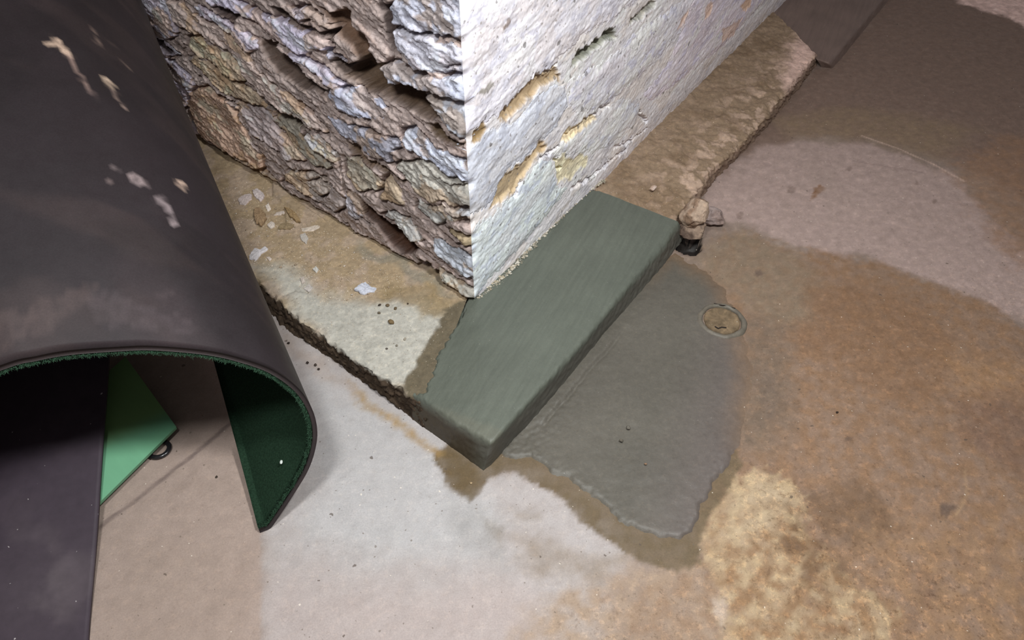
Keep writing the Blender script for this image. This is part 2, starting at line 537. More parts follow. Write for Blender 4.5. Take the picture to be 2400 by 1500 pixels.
    P([(1190, 1262), (1320, 1262), (1440, 1290), (1430, 1350), (1330, 1360), (1240, 1330)], (164, 146, 128), 0.03, seed=55, op=0.8, warp=0.03)
    P([(1196, 1195), (1270, 1195), (1260, 1220), (1200, 1215)], (166, 152, 138), 0.015, seed=56, op=0.6)
    P([(812, 890), (880, 950), (960, 1000), (1040, 1058), (1028, 1072), (960, 1022), (880, 965), (838, 940)], (176, 142, 88), 0.012, seed=57, op=0.85, warp=0.01)
    P([(640, 760), (800, 880), (830, 930), (740, 870), (660, 810)], (176, 158, 146), 0.02, seed=58, op=0.7)
    P([(1770, 860), (1830, 880), (1840, 960), (1800, 1010)], (120, 104, 92), 0.03, seed=59, op=0.8)
    br = sst(X1 + 0.3 * Y1, 0.55, 0.9)[:, None]
    mt = fbm(X1 * 38, Y1 * 38, 4, 97, 0.65)[:, None]
    C = C * (1 + (0.04 + 0.07 * br) * mt)
    sp = sst(fbm(X1 * 70, Y1 * 70, 2, 98)[:, None], 0.42, 0.55) * br * 0.25
    C = C * (1 - sp) + C * 1.5 * sp
    hd = sdf(X1, Y1, HOLE)
    C[hd < 0.001] = lin((34, 29, 26))
    # leave out the floor that the footing stands on? (kept: it lies under the footing)
    gl = np.array([gz(*p)[:2] for p in [(1300, 1400), (1640, 1290), (1690, 1180), (1760, 1090), (1880, 1120), (2000, 1250), (2300, 1300), (2500, 1650), (1250, 1650)]])
    ga = 0.22 + 0.33 * br[:, 0] + 0.45 * sst(-sdf(X1 + 0.03 * fbm(X1 * 8, Y1 * 8, 3, 99), Y1, gl), -0.04, 0.08)
    far = sst(Y1 - 0.3 * X1, 1.0, 1.3)
    ga = ga * (1 - 0.6 * far)
    V = np.stack([X.ravel(), Y.ravel(), Z.ravel()], 1)
    me = mesh_np('floor', V, grid_faces(*sh), np.hstack([np.clip(C, 0.005, 0.9), ga[:, None]]))
    o = link('floor', me, M_floor)
    o['kind'] = 'structure'
    return o


build_floor()

# ------------------------------------------------------------------ rubble walls
def to_uv(p, o, d, n):
    q = onplane(p[0], p[1], o, n)
    return np.array([np.dot(q - o, d), q[2]])


WHITE = (216, 214, 220)
LAV = (170, 160, 166)
GRY = (158, 158, 164)
OCH = (164, 136, 104)
TAN = (168, 148, 124)
BRN = (110, 84, 62)
STONES_L = [
    # outline in the photograph, colour, proud (m)
    ([(250, -40), (375, -40), (381, 0), (399, 37), (412, 70), (410, 88), (388, 97), (363, 77), (330, 46), (293, 20), (262, 0)], LAV, .018),
    ([(280, 30), (302, 57), (342, 77), (379, 103), (416, 128), (418, 139), (403, 137), (363, 103), (330, 86), (300, 71), (278, 48)], LAV, .006),
    ([(328, 84), (348, 95), (386, 117), (405, 137), (377, 126), (355, 112), (331, 101)], LAV, .012),
    ([(337, 110), (363, 117), (385, 134), (407, 147), (425, 165), (443, 180), (454, 202), (454, 215), (440, 218), (425, 193), (407, 169), (385, 149), (355, 130)], LAV, .010),
    ([(310, 110), (326, 114), (339, 132), (363, 150), (377, 161), (399, 176), (425, 202), (436, 220), (436, 253), (418, 257), (388, 268), (363, 216), (330, 150)], LAV, .012),
    ([(400, 260), (422, 260), (442, 273), (459, 303), (464, 339), (444, 328), (437, 314), (400, 279)], LAV, .014),
    ([(439, 224), (460, 204), (481, 202), (503, 224), (528, 237), (550, 264), (561, 292), (576, 317), (587, 341), (594, 356), (613, 365), (618, 400), (594, 400),
      (561, 370), (521, 354), (488, 332), (462, 314), (455, 288), (442, 260), (435, 240)], (158, 132, 112), .020),
    ([(517, 360), (558, 370), (583, 383), (603, 398), (618, 407), (644, 420), (646, 451), (609, 431), (576, 413), (539, 385)], (140, 126, 110), .012),
    ([(434, 88), (452, 81), (473, 92), (513, 117), (542, 139), (561, 165), (572, 189), (550, 193), (520, 170), (498, 152), (476, 141), (443, 123)], TAN, .018),
    ([(445, 130), (476, 145), (496, 154), (522, 174), (551, 194), (575, 203), (590, 220), (619, 251), (616, 259), (572, 244), (531, 225), (498, 198), (480, 180), (458, 161), (443, 147)], TAN, .016),
    ([(539, 237), (583, 249), (620, 260), (635, 270), (629, 288), (638, 303), (660, 327), (686, 347), (712, 374), (712, 385), (675, 376), (638, 352), (594, 325), (576, 303), (558, 273)], (154, 140, 134), .012),
    ([(636, 271), (664, 284), (691, 299), (704, 321), (710, 339), (730, 358), (759, 378), (774, 392), (763, 403), (730, 391), (701, 361), (671, 336), (644, 304), (633, 286)], (146, 138, 122), .006),
    ([(710, 314), (741, 319), (765, 339), (787, 361), (787, 385), (778, 385), (759, 370), (726, 352), (710, 332)], (172, 164, 156), .016),
    ([(387, 0), (421, 0), (443, 28), (476, 50), (517, 73), (553, 99), (581, 128), (597, 158), (623, 183), (663, 215), (687, 231), (710, 248), (735, 275), (755, 300), (765, 318), (741, 312),
      (712, 297), (693, 284), (648, 255), (630, 246), (601, 220), (575, 187), (561, 156), (544, 134), (508, 110), (476, 86), (451, 79), (418, 66), (402, 36)], (166, 148, 136), .026),
    ([(453, 16), (471, 15), (489, 28), (517, 44), (546, 57), (575, 77), (601, 95), (608, 117), (590, 128), (561, 103), (520, 75), (480, 48), (465, 37)], LAV, .022),
    ([(474, -6), (535, -6), (572, 15), (608, 35), (650, 53), (690, 68), (730, 78), (760, 94), (776, 104), (764, 120), (752, 128), (720, 120), (700, 132), (670, 106), (640, 96), (617, 75),
      (590, 55), (553, 40), (520, 22), (485, 11)], (176, 168, 178), .024),
    ([(680, 20), (706, 12), (736, 36), (764, 60), (778, 74), (768, 78), (730, 48), (700, 52)], (180, 170, 172), .022),
    ([(752, 128), (770, 124), (800, 140), (812, 152), (808, 162), (780, 152), (760, 138)], (186, 182, 190), .020),
    ([(640, 100), (670, 120), (700, 132), (730, 148), (760, 166), (790, 186), (810, 200), (790, 206), (768, 200), (736, 176), (708, 154), (680, 138), (640, 112)], (176, 168, 176), .028),
    ([(760, 212), (800, 202), (840, 214), (880, 238), (905, 256), (900, 275), (860, 280), (820, 272), (790, 262), (770, 235)], (178, 178, 188), .016),
    ([(937, 306), (964, 297), (986, 319), (1012, 348), (1048, 346), (1085, 363), (1100, 407), (1101, 436), (1067, 418), (1037, 407), (1012, 388), (975, 363), (948, 355), (937, 330)], (196, 198, 206), .012),
    ([(764, 271), (810, 293), (847, 302), (883, 309), (929, 330), (935, 352), (916, 363), (916, 385), (902, 377), (865, 370), (839, 348), (810, 330), (788, 315)], (152, 150, 156), .022),
    ([(920, 385), (957, 379), (993, 374), (1021, 399), (1057, 412), (1100, 440), (1098, 476), (1070, 478), (1039, 469), (1012, 471), (986, 462), (971, 447), (957, 425), (929, 396)], (172, 166, 152), .016),
    ([(801, 370), (828, 374), (856, 396), (883, 416), (894, 436), (883, 454), (865, 452), (837, 451), (817, 430), (803, 407)], (160, 150, 132), .006),
    ([(894, 440), (902, 412), (924, 430), (938, 451), (949, 476), (938, 484), (911, 474), (883, 471), (881, 458)], (160, 142, 118), .020),
    ([(974, 462), (1002, 478), (1035, 480), (1046, 497), (1090, 510), (1053, 513), (1031, 528), (998, 513), (973, 486)], (172, 168, 158), .016),
    ([(1040, 473), (1072, 477), (1105, 484), (1112, 493), (1101, 506), (1061, 502), (1046, 493)], (176, 176, 174), .024),
    ([(1013, 559), (1046, 568), (1072, 587), (1114, 585), (1115, 623), (1106, 642), (1083, 640), (1053, 620), (1031, 605), (1013, 587)], (170, 172, 174), .014),
    ([(1017, 623), (1044, 638), (1072, 651), (1106, 656), (1114, 692), (1090, 691), (1061, 682), (1039, 660)], (166, 160, 146), .020),
    ([(1041, 535), (1061, 517), (1099, 513), (1112, 528), (1114, 559), (1094, 565), (1072, 559), (1053, 546)], (156, 138, 108), .020),
    ([(888, 500), (916, 495), (943, 510), (962, 517), (980, 550), (995, 572), (971, 567), (943, 543), (916, 517)], (164, 160, 152), .018),
    ([(700, 429), (737, 425), (773, 434), (795, 458), (803, 489), (783, 504), (746, 480), (718, 462), (700, 454)], (142, 130, 122), .010),
    ([(810, 447), (839, 458), (847, 480), (850, 502), (828, 517), (810, 498), (803, 471)], (148, 142, 142), .012),
    ([(671, 398), (721, 405), (759, 416), (770, 437), (767, 457), (739, 464), (703, 457), (686, 438), (657, 426)], (146, 134, 122), .012),
    ([(906, 16), (940, -40), (1076, -40), (1078, 56), (1078, 92), (1020, 86), (960, 72), (918, 66)], (206, 205, 212), .020),
    ([(918, 72), (960, 74), (1014, 86), (1020, 100), (1078, 98), (1082, 150), (1040, 156), (1028, 168), (968, 164), (930, 132), (920, 96)], (206, 202, 206), .026),
    ([(888, 156), (920, 140), (960, 168), (1030, 180), (1080, 164), (1086, 190), (1092, 226), (1050, 218), (992, 216), (940, 192), (916, 200)], (196, 197, 205), .028),
    ([(996, 224), (1050, 222), (1090, 236), (1094, 300), (1094, 328), (1070, 334), (1042, 318), (1030, 280), (1010, 250)], (196, 196, 198), .022),
]
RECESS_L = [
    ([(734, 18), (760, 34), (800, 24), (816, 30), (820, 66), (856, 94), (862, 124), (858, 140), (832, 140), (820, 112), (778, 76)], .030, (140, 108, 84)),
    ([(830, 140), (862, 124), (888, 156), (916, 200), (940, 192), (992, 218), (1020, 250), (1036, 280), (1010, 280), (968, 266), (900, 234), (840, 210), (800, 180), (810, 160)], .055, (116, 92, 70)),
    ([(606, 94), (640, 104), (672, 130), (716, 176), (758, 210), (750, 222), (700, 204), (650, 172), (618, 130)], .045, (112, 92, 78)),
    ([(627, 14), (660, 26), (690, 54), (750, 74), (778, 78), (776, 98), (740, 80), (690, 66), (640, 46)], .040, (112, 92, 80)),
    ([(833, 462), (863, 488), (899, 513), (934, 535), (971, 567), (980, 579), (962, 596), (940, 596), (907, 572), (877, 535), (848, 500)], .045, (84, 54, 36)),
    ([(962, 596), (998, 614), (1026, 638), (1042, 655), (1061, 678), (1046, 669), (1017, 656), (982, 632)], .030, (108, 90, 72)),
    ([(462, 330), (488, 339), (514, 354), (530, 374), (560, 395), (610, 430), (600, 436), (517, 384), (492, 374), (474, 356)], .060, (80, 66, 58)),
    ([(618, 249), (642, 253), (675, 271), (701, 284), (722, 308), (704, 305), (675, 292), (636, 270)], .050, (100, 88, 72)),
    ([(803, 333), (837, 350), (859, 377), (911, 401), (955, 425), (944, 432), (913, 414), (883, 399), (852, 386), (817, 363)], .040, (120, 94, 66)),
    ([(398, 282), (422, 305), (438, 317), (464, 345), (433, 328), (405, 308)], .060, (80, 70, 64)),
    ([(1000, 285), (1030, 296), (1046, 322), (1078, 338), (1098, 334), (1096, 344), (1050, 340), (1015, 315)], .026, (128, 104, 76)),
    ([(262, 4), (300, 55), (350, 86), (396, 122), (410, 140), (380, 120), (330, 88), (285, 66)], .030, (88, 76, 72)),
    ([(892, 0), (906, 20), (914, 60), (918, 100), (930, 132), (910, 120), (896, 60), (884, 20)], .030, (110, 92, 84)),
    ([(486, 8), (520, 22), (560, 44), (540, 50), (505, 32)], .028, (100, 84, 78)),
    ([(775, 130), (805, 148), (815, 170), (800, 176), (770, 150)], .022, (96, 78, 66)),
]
CRACKS_L = [
    ([(385, -10), (400, 34), (415, 75), (427, 112), (434, 142), (452, 172), (483, 199), (509, 221), (535, 236), (552, 250), (566, 285), (585, 330), (612, 362), (618, 396)], .004, .030),
    ([(436, 260), (448, 284), (459, 306), (467, 332)], .004, .030),
    ([(1057, 503), (1075, 509), (1096, 511)], .0035, .028),
    ([(1070, 478), (1090, 485), (1114, 492)], .003, .022),
    ([(1040, 158), (1050, 155), (1078, 156)], .002, .010),
    ([(730, 470), (790, 510), (840, 560), (880, 590), (940, 612)], .003, .012),
    ([(788, 380), (800, 420), (804, 450), (830, 500), (862, 530)], .003, .020),
    ([(1000, 510), (1030, 540), (1045, 560), (1070, 575), (1112, 578)], .003, .014),
    ([(1000, 590), (1040, 620), (1075, 645), (1110, 648)], .002, .010),
    ([(1030, 420), (1050, 432), (1100, 440)], .002, .010),
    ([(918, 66), (960, 72), (1020, 84), (1076, 94)], .002, .012),
]
STONES_R = [
    ([(1097, -60), (1560, -60), (1500, -5), (1470, 16), (1440, 40), (1400, 58), (1340, 110), (1312, 136), (1302, 158), (1252, 180), (1228, 204), (1172, 266), (1136, 286), (1112, 300), (1102, 200)], (226, 220, 224), .020),
    ([(1150, 298), (1205, 285), (1250, 228), (1300, 202), (1325, 200), (1330, 250), (1300, 300), (1262, 334), (1236, 362), (1190, 400), (1172, 420), (1152, 470), (1130, 486), (1116, 480), (1118, 400), (1128, 336)], (206, 206, 212), .012),
    ([(1332, 188), (1400, 150), (1450, 120), (1500, 66), (1560, 24), (1600, 0), (1640, -20), (1610, 60), (1540, 140), (1460, 214), (1392, 262), (1345, 262), (1330, 225)], (206, 202, 208), .014),
    ([(1290, 362), (1330, 322), (1400, 270), (1460, 228), (1500, 250), (1490, 290), (1420, 350), (1370, 356), (1310, 366)], (200, 198, 200), .010),
    ([(1160, 496), (1182, 470), (1212, 448), (1230, 420), (1256, 384), (1292, 372), (1302, 440), (1330, 440), (1270, 520), (1190, 610), (1142, 668), (1124, 664), (1122, 560), (1136, 510)], (208, 212, 216), .012),
    ([(1624, 0), (1660, -40), (1820, -60), (1800, -6), (1740, 60), (1690, 112), (1600, 182), (1524, 240), (1506, 222), (1566, 150)], (182, 174, 182), .012),
]
RECESS_R = [
    ([(1336, 150), (1360, 120), (1390, 98), (1428, 64), (1446, 66), (1448, 86), (1412, 106), (1372, 140), (1346, 156)], .045, (128, 126, 110)),
    ([(1478, 42), (1506, 20), (1536, -6), (1536, 16), (1500, 46), (1478, 60)], .030, (134, 130, 120)),
    ([(1166, 270), (1188, 248), (1212, 228), (1246, 184), (1300, 164), (1316, 184), (1272, 202), (1240, 232), (1208, 262), (1180, 292)], .020, (172, 148, 116)),
    ([(1148, 490), (1174, 420), (1192, 402), (1240, 364), (1268, 330), (1282, 344), (1250, 380), (1224, 420), (1208, 446), (1176, 470)], .014, (176, 154, 122)),
    ([(1108, 312), (1130, 288), (1142, 298), (1126, 332), (1108, 334)], .012, (166, 138, 98)),
    ([(1302, 374), (1322, 366), (1344, 372), (1362, 356), (1378, 372), (1372, 392), (1350, 398), (1340, 424), (1318, 420), (1304, 438), (1308, 404)], .005, (196, 184, 154)),
    ([(1312, 330), (1330, 300), (1392, 268), (1400, 276), (1370, 300), (1330, 332)], .010, (196, 178, 146)),
    ([(1650, 20), (1668, 0), (1668, 24), (1650, 50)], .004, (170, 148, 136)),
    ([(1592, 50), (1612, 20), (1608, 40), (1596, 66), (1586, 70)], .004, (172, 152, 142)),
    ([(1690, 70), (1740, 40), (1720, 84), (1690, 96)], .003, (168, 148, 138)),
    ([(1734, 10), (1760, -6), (1756, 16), (1740, 30)], .003, (172, 146, 126)),
]
CRACKS_R = [
    ([(1426, 248), (1392, 266), (1330, 316), (1292, 354), (1262, 378)], .003, .022),
    ([(1301, 370), (1304, 388), (1314, 394)], .003, .030),
    ([(1500, 262), (1506, 276), (1514, 284)], .004, .030),
    ([(1172, 268), (1212, 230), (1246, 186), (1302, 160)], .003, .020),
    ([(1224, 424), (1212, 444), (1206, 456)], .002, .015),
    ([(1440, 345), (1480, 330), (1516, 300)], .003, .012),
    ([(1340, 440), (1380, 420), (1440, 370), (1470, 345)], .004, .012),
]
PAT_R = [  # flat colour patches on the right wall
    ([(1182, 46), (1196, 30), (1198, 50), (1188, 64), (1176, 62)], (172, 156, 150)),
    ([(1120, 212), (1140, 194), (1156, 196), (1140, 220), (1122, 222)], (184, 178, 172)),
    ([(1180, 90), (1190, 92), (1188, 100), (1180, 98)], (150, 146, 146)),
]


CORNER = {}


def build_wall(name, side, STN, REC, CRK, PAT):
    if side == 'L':
        d, n, umax = DIRL, NORL, 1.62
        us = np.concatenate([np.linspace(0, umax, 600), np.linspace(umax, 4.2, 12)[1:]])
        vmax = 0.98
        vs = np.concatenate([np.linspace(-0.02, vmax, 372), np.linspace(vmax, 2.5, 10)[1:]])
    else:
        d, n, umax = DIRR, NORR, 2.45
        us = np.concatenate([np.linspace(0, 1.2, 430)[:-1], np.linspace(1.2, umax, 300), np.linspace(umax, 4.4, 12)[1:]])
        vmax = 0.94
        vs = np.concatenate([np.linspace(-0.02, vmax, 350), np.linspace(vmax, 2.5, 10)[1:]])
    U, V = np.meshgrid(us, vs)
    sh = U.shape
    u, v = U.ravel(), V.ravel()
    # strata run nearly along the courses, dipping a little towards the corner
    dip = 0.24 if side == 'L' else 0.10
    a = u * math.cos(dip) + v * math.sin(dip)
    b = -u * math.sin(dip) + v * math.cos(dip)
    wu = u + 0.007 * fbm(u * 18, v * 18, 4, 3) + 0.003 * fbm(u * 70, v * 70, 2, 5)
    wv = v + 0.007 * fbm(u * 18, v * 18, 4, 4) + 0.003 * fbm(u * 70, v * 70, 2, 6)
    if side == 'R':
        wu = wu + 0.008 * fbm(u * 45, v * 45, 3, 7)
        wv = wv + 0.008 * fbm(u * 45, v * 45, 3, 8)
    k = 0.62 if side == 'L' else 0.13
    H = k * 0.012 * fbm(a * 4, b * 9, 3, 11)
    # layered, flaky relief: noise cut into terraces
    q = fbm(a * 9, b * 34, 4, 12) * 2.2 + fbm(u * 3, v * 3, 2, 13)
    q = q + 0.25 * fbm(a * 40, b * 90, 2, 19)
    fl = np.floor(q)
    H += k * 0.0085 * (fl + sst(q - fl, 0.0, 0.22)) * (0.42 if side == 'L' else 0.5)
    q2 = fbm(a * 26, b * 80, 3, 14) * 2.0
    fl2 = np.floor(q2)
    H += (0.0019 if side == 'L' else 0.0003) * (fl2 + sst(q2 - fl2, 0, 0.3))
    H += (0.0022 if side == 'L' else 0.0007) * fbm(a * 60, b * 110, 3, 15)
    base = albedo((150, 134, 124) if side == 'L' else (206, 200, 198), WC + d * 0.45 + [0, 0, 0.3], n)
    C = np.ones((u.size, 3)) * base
    sid = np.full(u.size, -1)
    joint = np.full(u.size, 1.0)
    # paint left on the surface / stone showing through
    m_och = sst(fbm(a * 7, b * 11, 4, 21) + 0.25 * fbm(a * 40, b * 40, 3, 22), 0.12, 0.26)
    m_dark = sst(fbm(a * 12, b * 30, 4, 23), 0.34, 0.5)
    m_pale = sst(fbm(a * 10, b * 22, 4, 24), 0.05, 0.3)
    O = WC
    W = []
    for i, (poly, col, off) in enumerate(STN):
        P = np.array([to_uv(p, O, d, n) for p in poly])
        P[:, 0] = np.where(P[:, 0] < 0.065, -0.03, P[:, 0])
        W.append(P)
        lo_, hi_ = P.min(0) - 0.04, P.max(0) + 0.04
        m = np.where((u > lo_[0]) & (u < hi_[0]) & (v > lo_[1]) & (v < hi_[1]))[0]
        dd = -sdf(wu[m], wv[m], P)
        joint[m] = np.minimum(joint[m], np.abs(dd))
        ins = dd > 0
        mi = m[ins]
        di = dd[ins]
        sid[mi] = i
        c = P.mean(0)
        rs = np.random.RandomState(100 + i)
        tl = rs.uniform(-0.12, 0.12, 2)
        up = np.clip(v[mi] - c[1], -0.06, 0.06)
        if side == 'L':
            H[mi] += (0.42 * (off - 0.012) + tl[0] * 0.5 * (u[mi] - c[0]) * 0.4 - 0.07 * up) * sst(di, 0.0, 0.006)
        else:
            H[mi] += 0.003 * sst(di, 0.0, 0.03)
        al = albedo(col, O + d * c[0] + np.array([0, 0, c[1]]), n)
        cc = np.ones((len(mi), 3)) * al
        if side == 'L':
            och = albedo(OCH, O + d * c[0] + np.array([0, 0, c[1]]), n)
            cc = cc * (1 - 0.6 * m_och[mi, None]) + och * 0.6 * m_och[mi, None]
        C[mi] = cc
    if side == 'L':
        jn = sst(fbm(a * 14, b * 20, 3, 33), -0.35, 0.05)
        gr_ = np.exp(-(joint / 0.0040) ** 2) * jn
        H -= 0.028 * gr_
        dkj = (0.55 * np.exp(-(joint / 0.006) ** 2) * jn)[:, None]
        C = C * (1 - dkj) + C * np.array([0.55, 0.46, 0.40]) * dkj
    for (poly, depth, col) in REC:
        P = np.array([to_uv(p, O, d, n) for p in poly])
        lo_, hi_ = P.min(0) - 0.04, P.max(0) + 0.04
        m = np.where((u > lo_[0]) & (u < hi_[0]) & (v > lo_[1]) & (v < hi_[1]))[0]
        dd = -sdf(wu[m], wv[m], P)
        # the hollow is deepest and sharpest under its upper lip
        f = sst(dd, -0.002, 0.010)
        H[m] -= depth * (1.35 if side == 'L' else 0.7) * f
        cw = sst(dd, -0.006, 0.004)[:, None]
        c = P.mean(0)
        al = albedo(col, O + d * c[0] + np.array([0, 0, c[1]]), n, k=0.62 if side == 'L' else 1.0)  # left hollows darkened beyond their own brown, painting in the shade inside them
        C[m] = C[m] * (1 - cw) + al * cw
    for (ln, w, depth) in CRK:
        P = np.array([to_uv(p, O, d, n) for p in ln])
        lo_, hi_ = P.min(0) - 0.04, P.max(0) + 0.04
        m = np.where((u > lo_[0]) & (u < hi_[0]) & (v > lo_[1]) & (v < hi_[1]))[0]
        dd = ldist(wu[m], wv[m], P)
        H[m] -= depth * (1.4 if side == 'L' else 1.0) * sst(-dd, -w * 2.0, -w * 0.3)
        if side == 'L':
            cw = sst(-dd, -w * 2.2, -w * 0.5)[:, None] * 0.6
            C[m] = C[m] * (1 - cw) + C[m] * np.array([0.5, 0.42, 0.36]) * cw
    for (poly, col) in PAT:
        P = np.array([to_uv(p, O, d, n) for p in poly])
        dd = -sdf(wu, wv, P)
        cw = sst(dd, -0.002, 0.004)[:, None]
        c = P.mean(0)
        C = C * (1 - cw) + albedo(col, O + d * c[0] + np.array([0, 0, c[1]]), n) * cw
    # tone variation of the old limewash
    if side == 'L':
        C *= (1 + 0.22 * fbm(a * 5, b * 10, 4, 26))[:, None]
        C = C * (1 - 0.45 * m_dark[:, None]) + C * np.array([0.62, 0.52, 0.45]) * 0.45 * m_dark[:, None]
        pl = np.clip(C * 1.25 + 0.02, 0, 0.85)
        C = C * (1 - 0.6 * m_pale[:, None]) + pl * 0.6 * m_pale[:, None]
    else:
        C *= (1 + 0.08 * fbm(a * 5, b * 10, 4, 26))[:, None]
        bl = sst(fbm(a * 6, b * 12, 5, 27, 0.62), 0.10, 0.34)[:, None]
        C = C * (1 - 0.4 * bl) + C * np.array([0.88, 0.80, 0.68]) * 0.4 * bl
        gr = sst(fbm(a * 16, b * 30, 4, 28), 0.22, 0.42)[:, None] * 0.5
        C = C * (1 - gr) + C * np.array([0.66, 0.67, 0.72]) * gr
        # bare grubby foot of the wall
        ft = sst(v + 0.03 * fbm(u * 9, v * 9, 3, 29), 0.15, 0.07)[:, None] * sst(u, 0.25, 0.7)[:, None] * 0.45
        C = C * (1 - ft) + C * np.array([0.74, 0.69, 0.68]) * ft
    if side == 'L':
        # undercut foot
        ub = np.interp(u, [0, .1, .3, .5, 1.6], [.09, .085, .07, .055, .05])
        H -= 0.022 * sst(-(v - ub), -0.014, -0.004)
    if side == 'L':
        H -= 0.006
    fade = sst(u, 0.0, 0.012 if side == 'L' else 0.03)
    if side == 'L':
        # keep the arris straight: take out the slow drift of the relief beside it
        H2 = H.reshape(sh)
        jj = (us > 0.012) & (us < 0.06)
        prof = H2[:, jj].mean(1)
        slow = np.convolve(np.pad(prof, 20, 'edge'), np.ones(41) / 41, 'valid')
        H = (H2 - slow[:, None] * np.exp(-(us / 0.11) ** 2)[None, :]).ravel()
        CORNER['v'] = vs.copy()
        CORNER['h'] = np.clip(np.convolve(np.pad(prof - slow, 3, 'edge'), np.ones(7) / 7, 'valid'), -0.012, 0.012)
    cn = 0.5 * np.interp(v, CORNER['v'], CORNER['h']) / 0.67 + 0.005 * fbm(v * 13, v * 0 + 0.5, 4, 32, 0.6) - 0.012 * np.exp(-((v - 0.545) / 0.012) ** 2)
    bis = (NORL + NORR)
    bis /= np.linalg.norm(bis)
    Pn = O + u[:, None] * d + np.stack([0 * u, 0 * u, v], 1) + n * (H * fade)[:, None] + bis * ((1 - fade) * cn)[:, None]
    F = grid_faces(*sh)
    if side == 'R':
        pass
    else:
        F = F[:, ::-1]
    fs = sid[F]
    fid = np.where((fs == fs[:, :1]).all(1), fs[:, 0], -1)
    if side == 'L':
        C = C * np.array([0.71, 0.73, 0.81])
    else:
        C = C * np.array([1.00, 1.03, 1.09])
    C = np.clip(C, 0.01, 0.86)

    def sub(mask, skirt):
        f = F[mask]
        ids, inv = np.unique(f, return_inverse=True)
        f = inv.reshape(f.shape)
        vv, cc = Pn[ids], C[ids]
        if skirt:
            e = np.stack([f, np.roll(f, -1, 1)], -1).reshape(-1, 2)
            es = np.sort(e, 1)
            key = es[:, 0] * len(ids) + es[:, 1]
            un, idx, cnt = np.unique(key, return_index=True, return_counts=True)
            be = e[idx[cnt == 1]]
            be = be[~(u[ids][be] < 1e-4).all(1)]      # no return face along the arris itself
            nb = len(ids)
            vv = np.vstack([vv, vv - n * 0.03])
            cc = np.vstack([cc, cc])
            f = np.vstack([f, np.stack([be[:, 1], be[:, 0], be[:, 0] + nb, be[:, 1] + nb], 1)])
            ids2, inv2 = np.unique(f, return_inverse=True)
            f = inv2.reshape(f.shape)
            vv, cc = vv[ids2], cc[ids2]
        return vv, f, cc
    vv, f, cc = sub(fid < 0, False)
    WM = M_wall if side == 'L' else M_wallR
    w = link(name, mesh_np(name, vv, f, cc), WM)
    w['kind'] = 'structure'
    for i in range(len(STN)):
        if (fid == i).sum() < 6:
            continue
        vv, f, cc = sub(fid == i, True)
        link('stone', mesh_np('stone', vv, f, cc), WM, parent=w)
    return w


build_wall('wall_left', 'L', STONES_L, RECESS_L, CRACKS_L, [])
build_wall('wall_right', 'R', STONES_R, RECESS_R, CRACKS_R, PAT_R)


# ------------------------------------------------------------------ footing ledges
def ledge(name, inner, outer, bottom, ns, colf, m, rough_top=0.0015, rough_face=0.003, rnd=0.012, seed=0, nt=60, nf=14, lift=None, closed_start=True):
    """inner, outer, bottom: lists of segments (lists of points); a loft wall foot -> rim -> floor"""
    cat = lambda segs: np.vstack([resample(s, k) if i == 0 else resample(s, k)[1:] for i, (s, k) in enumerate(zip(segs, ns))])
    I, O_, B = cat(inner), cat(outer), cat(bottom)
    rows = []
    kind = []
    for t in np.linspace(0, 1, nt):
        A = I + (O_ - I) * t
        rows.append(A)
        kind.append(0)
    top = np.array(rows)
    e1 = np.minimum(rnd / np.maximum(np.linalg.norm(O_ - I, axis=1), 1e-6), 0.4)[:, None]
    e2 = np.minimum(rnd / np.maximum(np.linalg.norm(B - O_, axis=1), 1e-6), 0.6)[:, None]
    prof = []
    tl = np.linspace(0, 1, nt)
    for t in tl:
        prof.append(I + (O_ - I) * t * (1 - e1))
    a_, c_ = I + (O_ - I) * (1 - e1), O_ + (B - O_) * e2
    for s in np.linspace(0, 1, 7)[1:]:
        prof.append(a_ * (1 - s) ** 2 + O_ * 2 * s * (1 - s) + c_ * s * s)
    for s in np.linspace(0, 1, nf)[1:]:
        prof.append(c_ + (B - c_) * s)
    Pm = np.array(prof)                       # rows x along x 3
    nr, nc = Pm.shape[:2]
    x, y = Pm[..., 0], Pm[..., 1]
    rr = np.arange(nr)
    wt = np.clip((nt + 3 - rr) / 6.0, 0, 1)[:, None]
    Pm[..., 2] += wt * (rough_top * fbm(x * 14, y * 14, 4, 200 + seed) + 0.3 * rough_top * fbm(x * 70, y * 70, 3, 210 + seed))
    if lift is not None:
        Pm[..., 2] += wt * lift(x, y)
    out = B - I
    out[:, 2] = 0
    out /= np.linalg.norm(out, axis=1)[:, None]
    s = np.linspace(0, 1, nc)[None, :] * nc * 0.012
    hv = (rr / 3.0)[:, None] * 0.3 + 0 * x
    run = np.concatenate([[0], np.cumsum(np.linalg.norm(np.diff(O_, axis=0), axis=1))])[None, :] + 0 * x
    zz = Pm[..., 2]
    lay = 0.55 * fbm(run * 14, zz * 42, 4, 220 + seed) + 0.75 * fbm(run * 48, zz * 80, 4, 230 + seed, 0.6)
    Pm += out[None] * (((1 - wt) * rough_face) * lay)[..., None]
    rim = np.exp(-((rr - nt - 2) / 5.0) ** 2)[:, None] * (rough_face * 0.8) * fbm(x * 26 + 3, y * 26, 4, 240 + seed)
    Pm += out[None] * rim[..., None]
    Pm[..., 2] += rim * 0.6
    C = colf(Pm, rr, nt)
    V = Pm.reshape(-1, 3)
    F = grid_faces(nr, nc)
    # orient upwards
    e = np.cross(V[F[0, 1]] - V[F[0, 0]], V[F[0, 3]] - V[F[0, 0]])
    if e[2] < 0:
        F = F[:, ::-1]
    return link(name, mesh_np(name, V, F, np.clip(C.reshape(-1, 3), 0.01, 0.9)), m)


def px3(lst):
    return np.array([gz(*p) for p in lst])


def shift(P, n, k, dz=0.0):
    P = np.array(P, float)
    P = P - np.asarray(n) * k
    P[:, 2] += dz
    return P


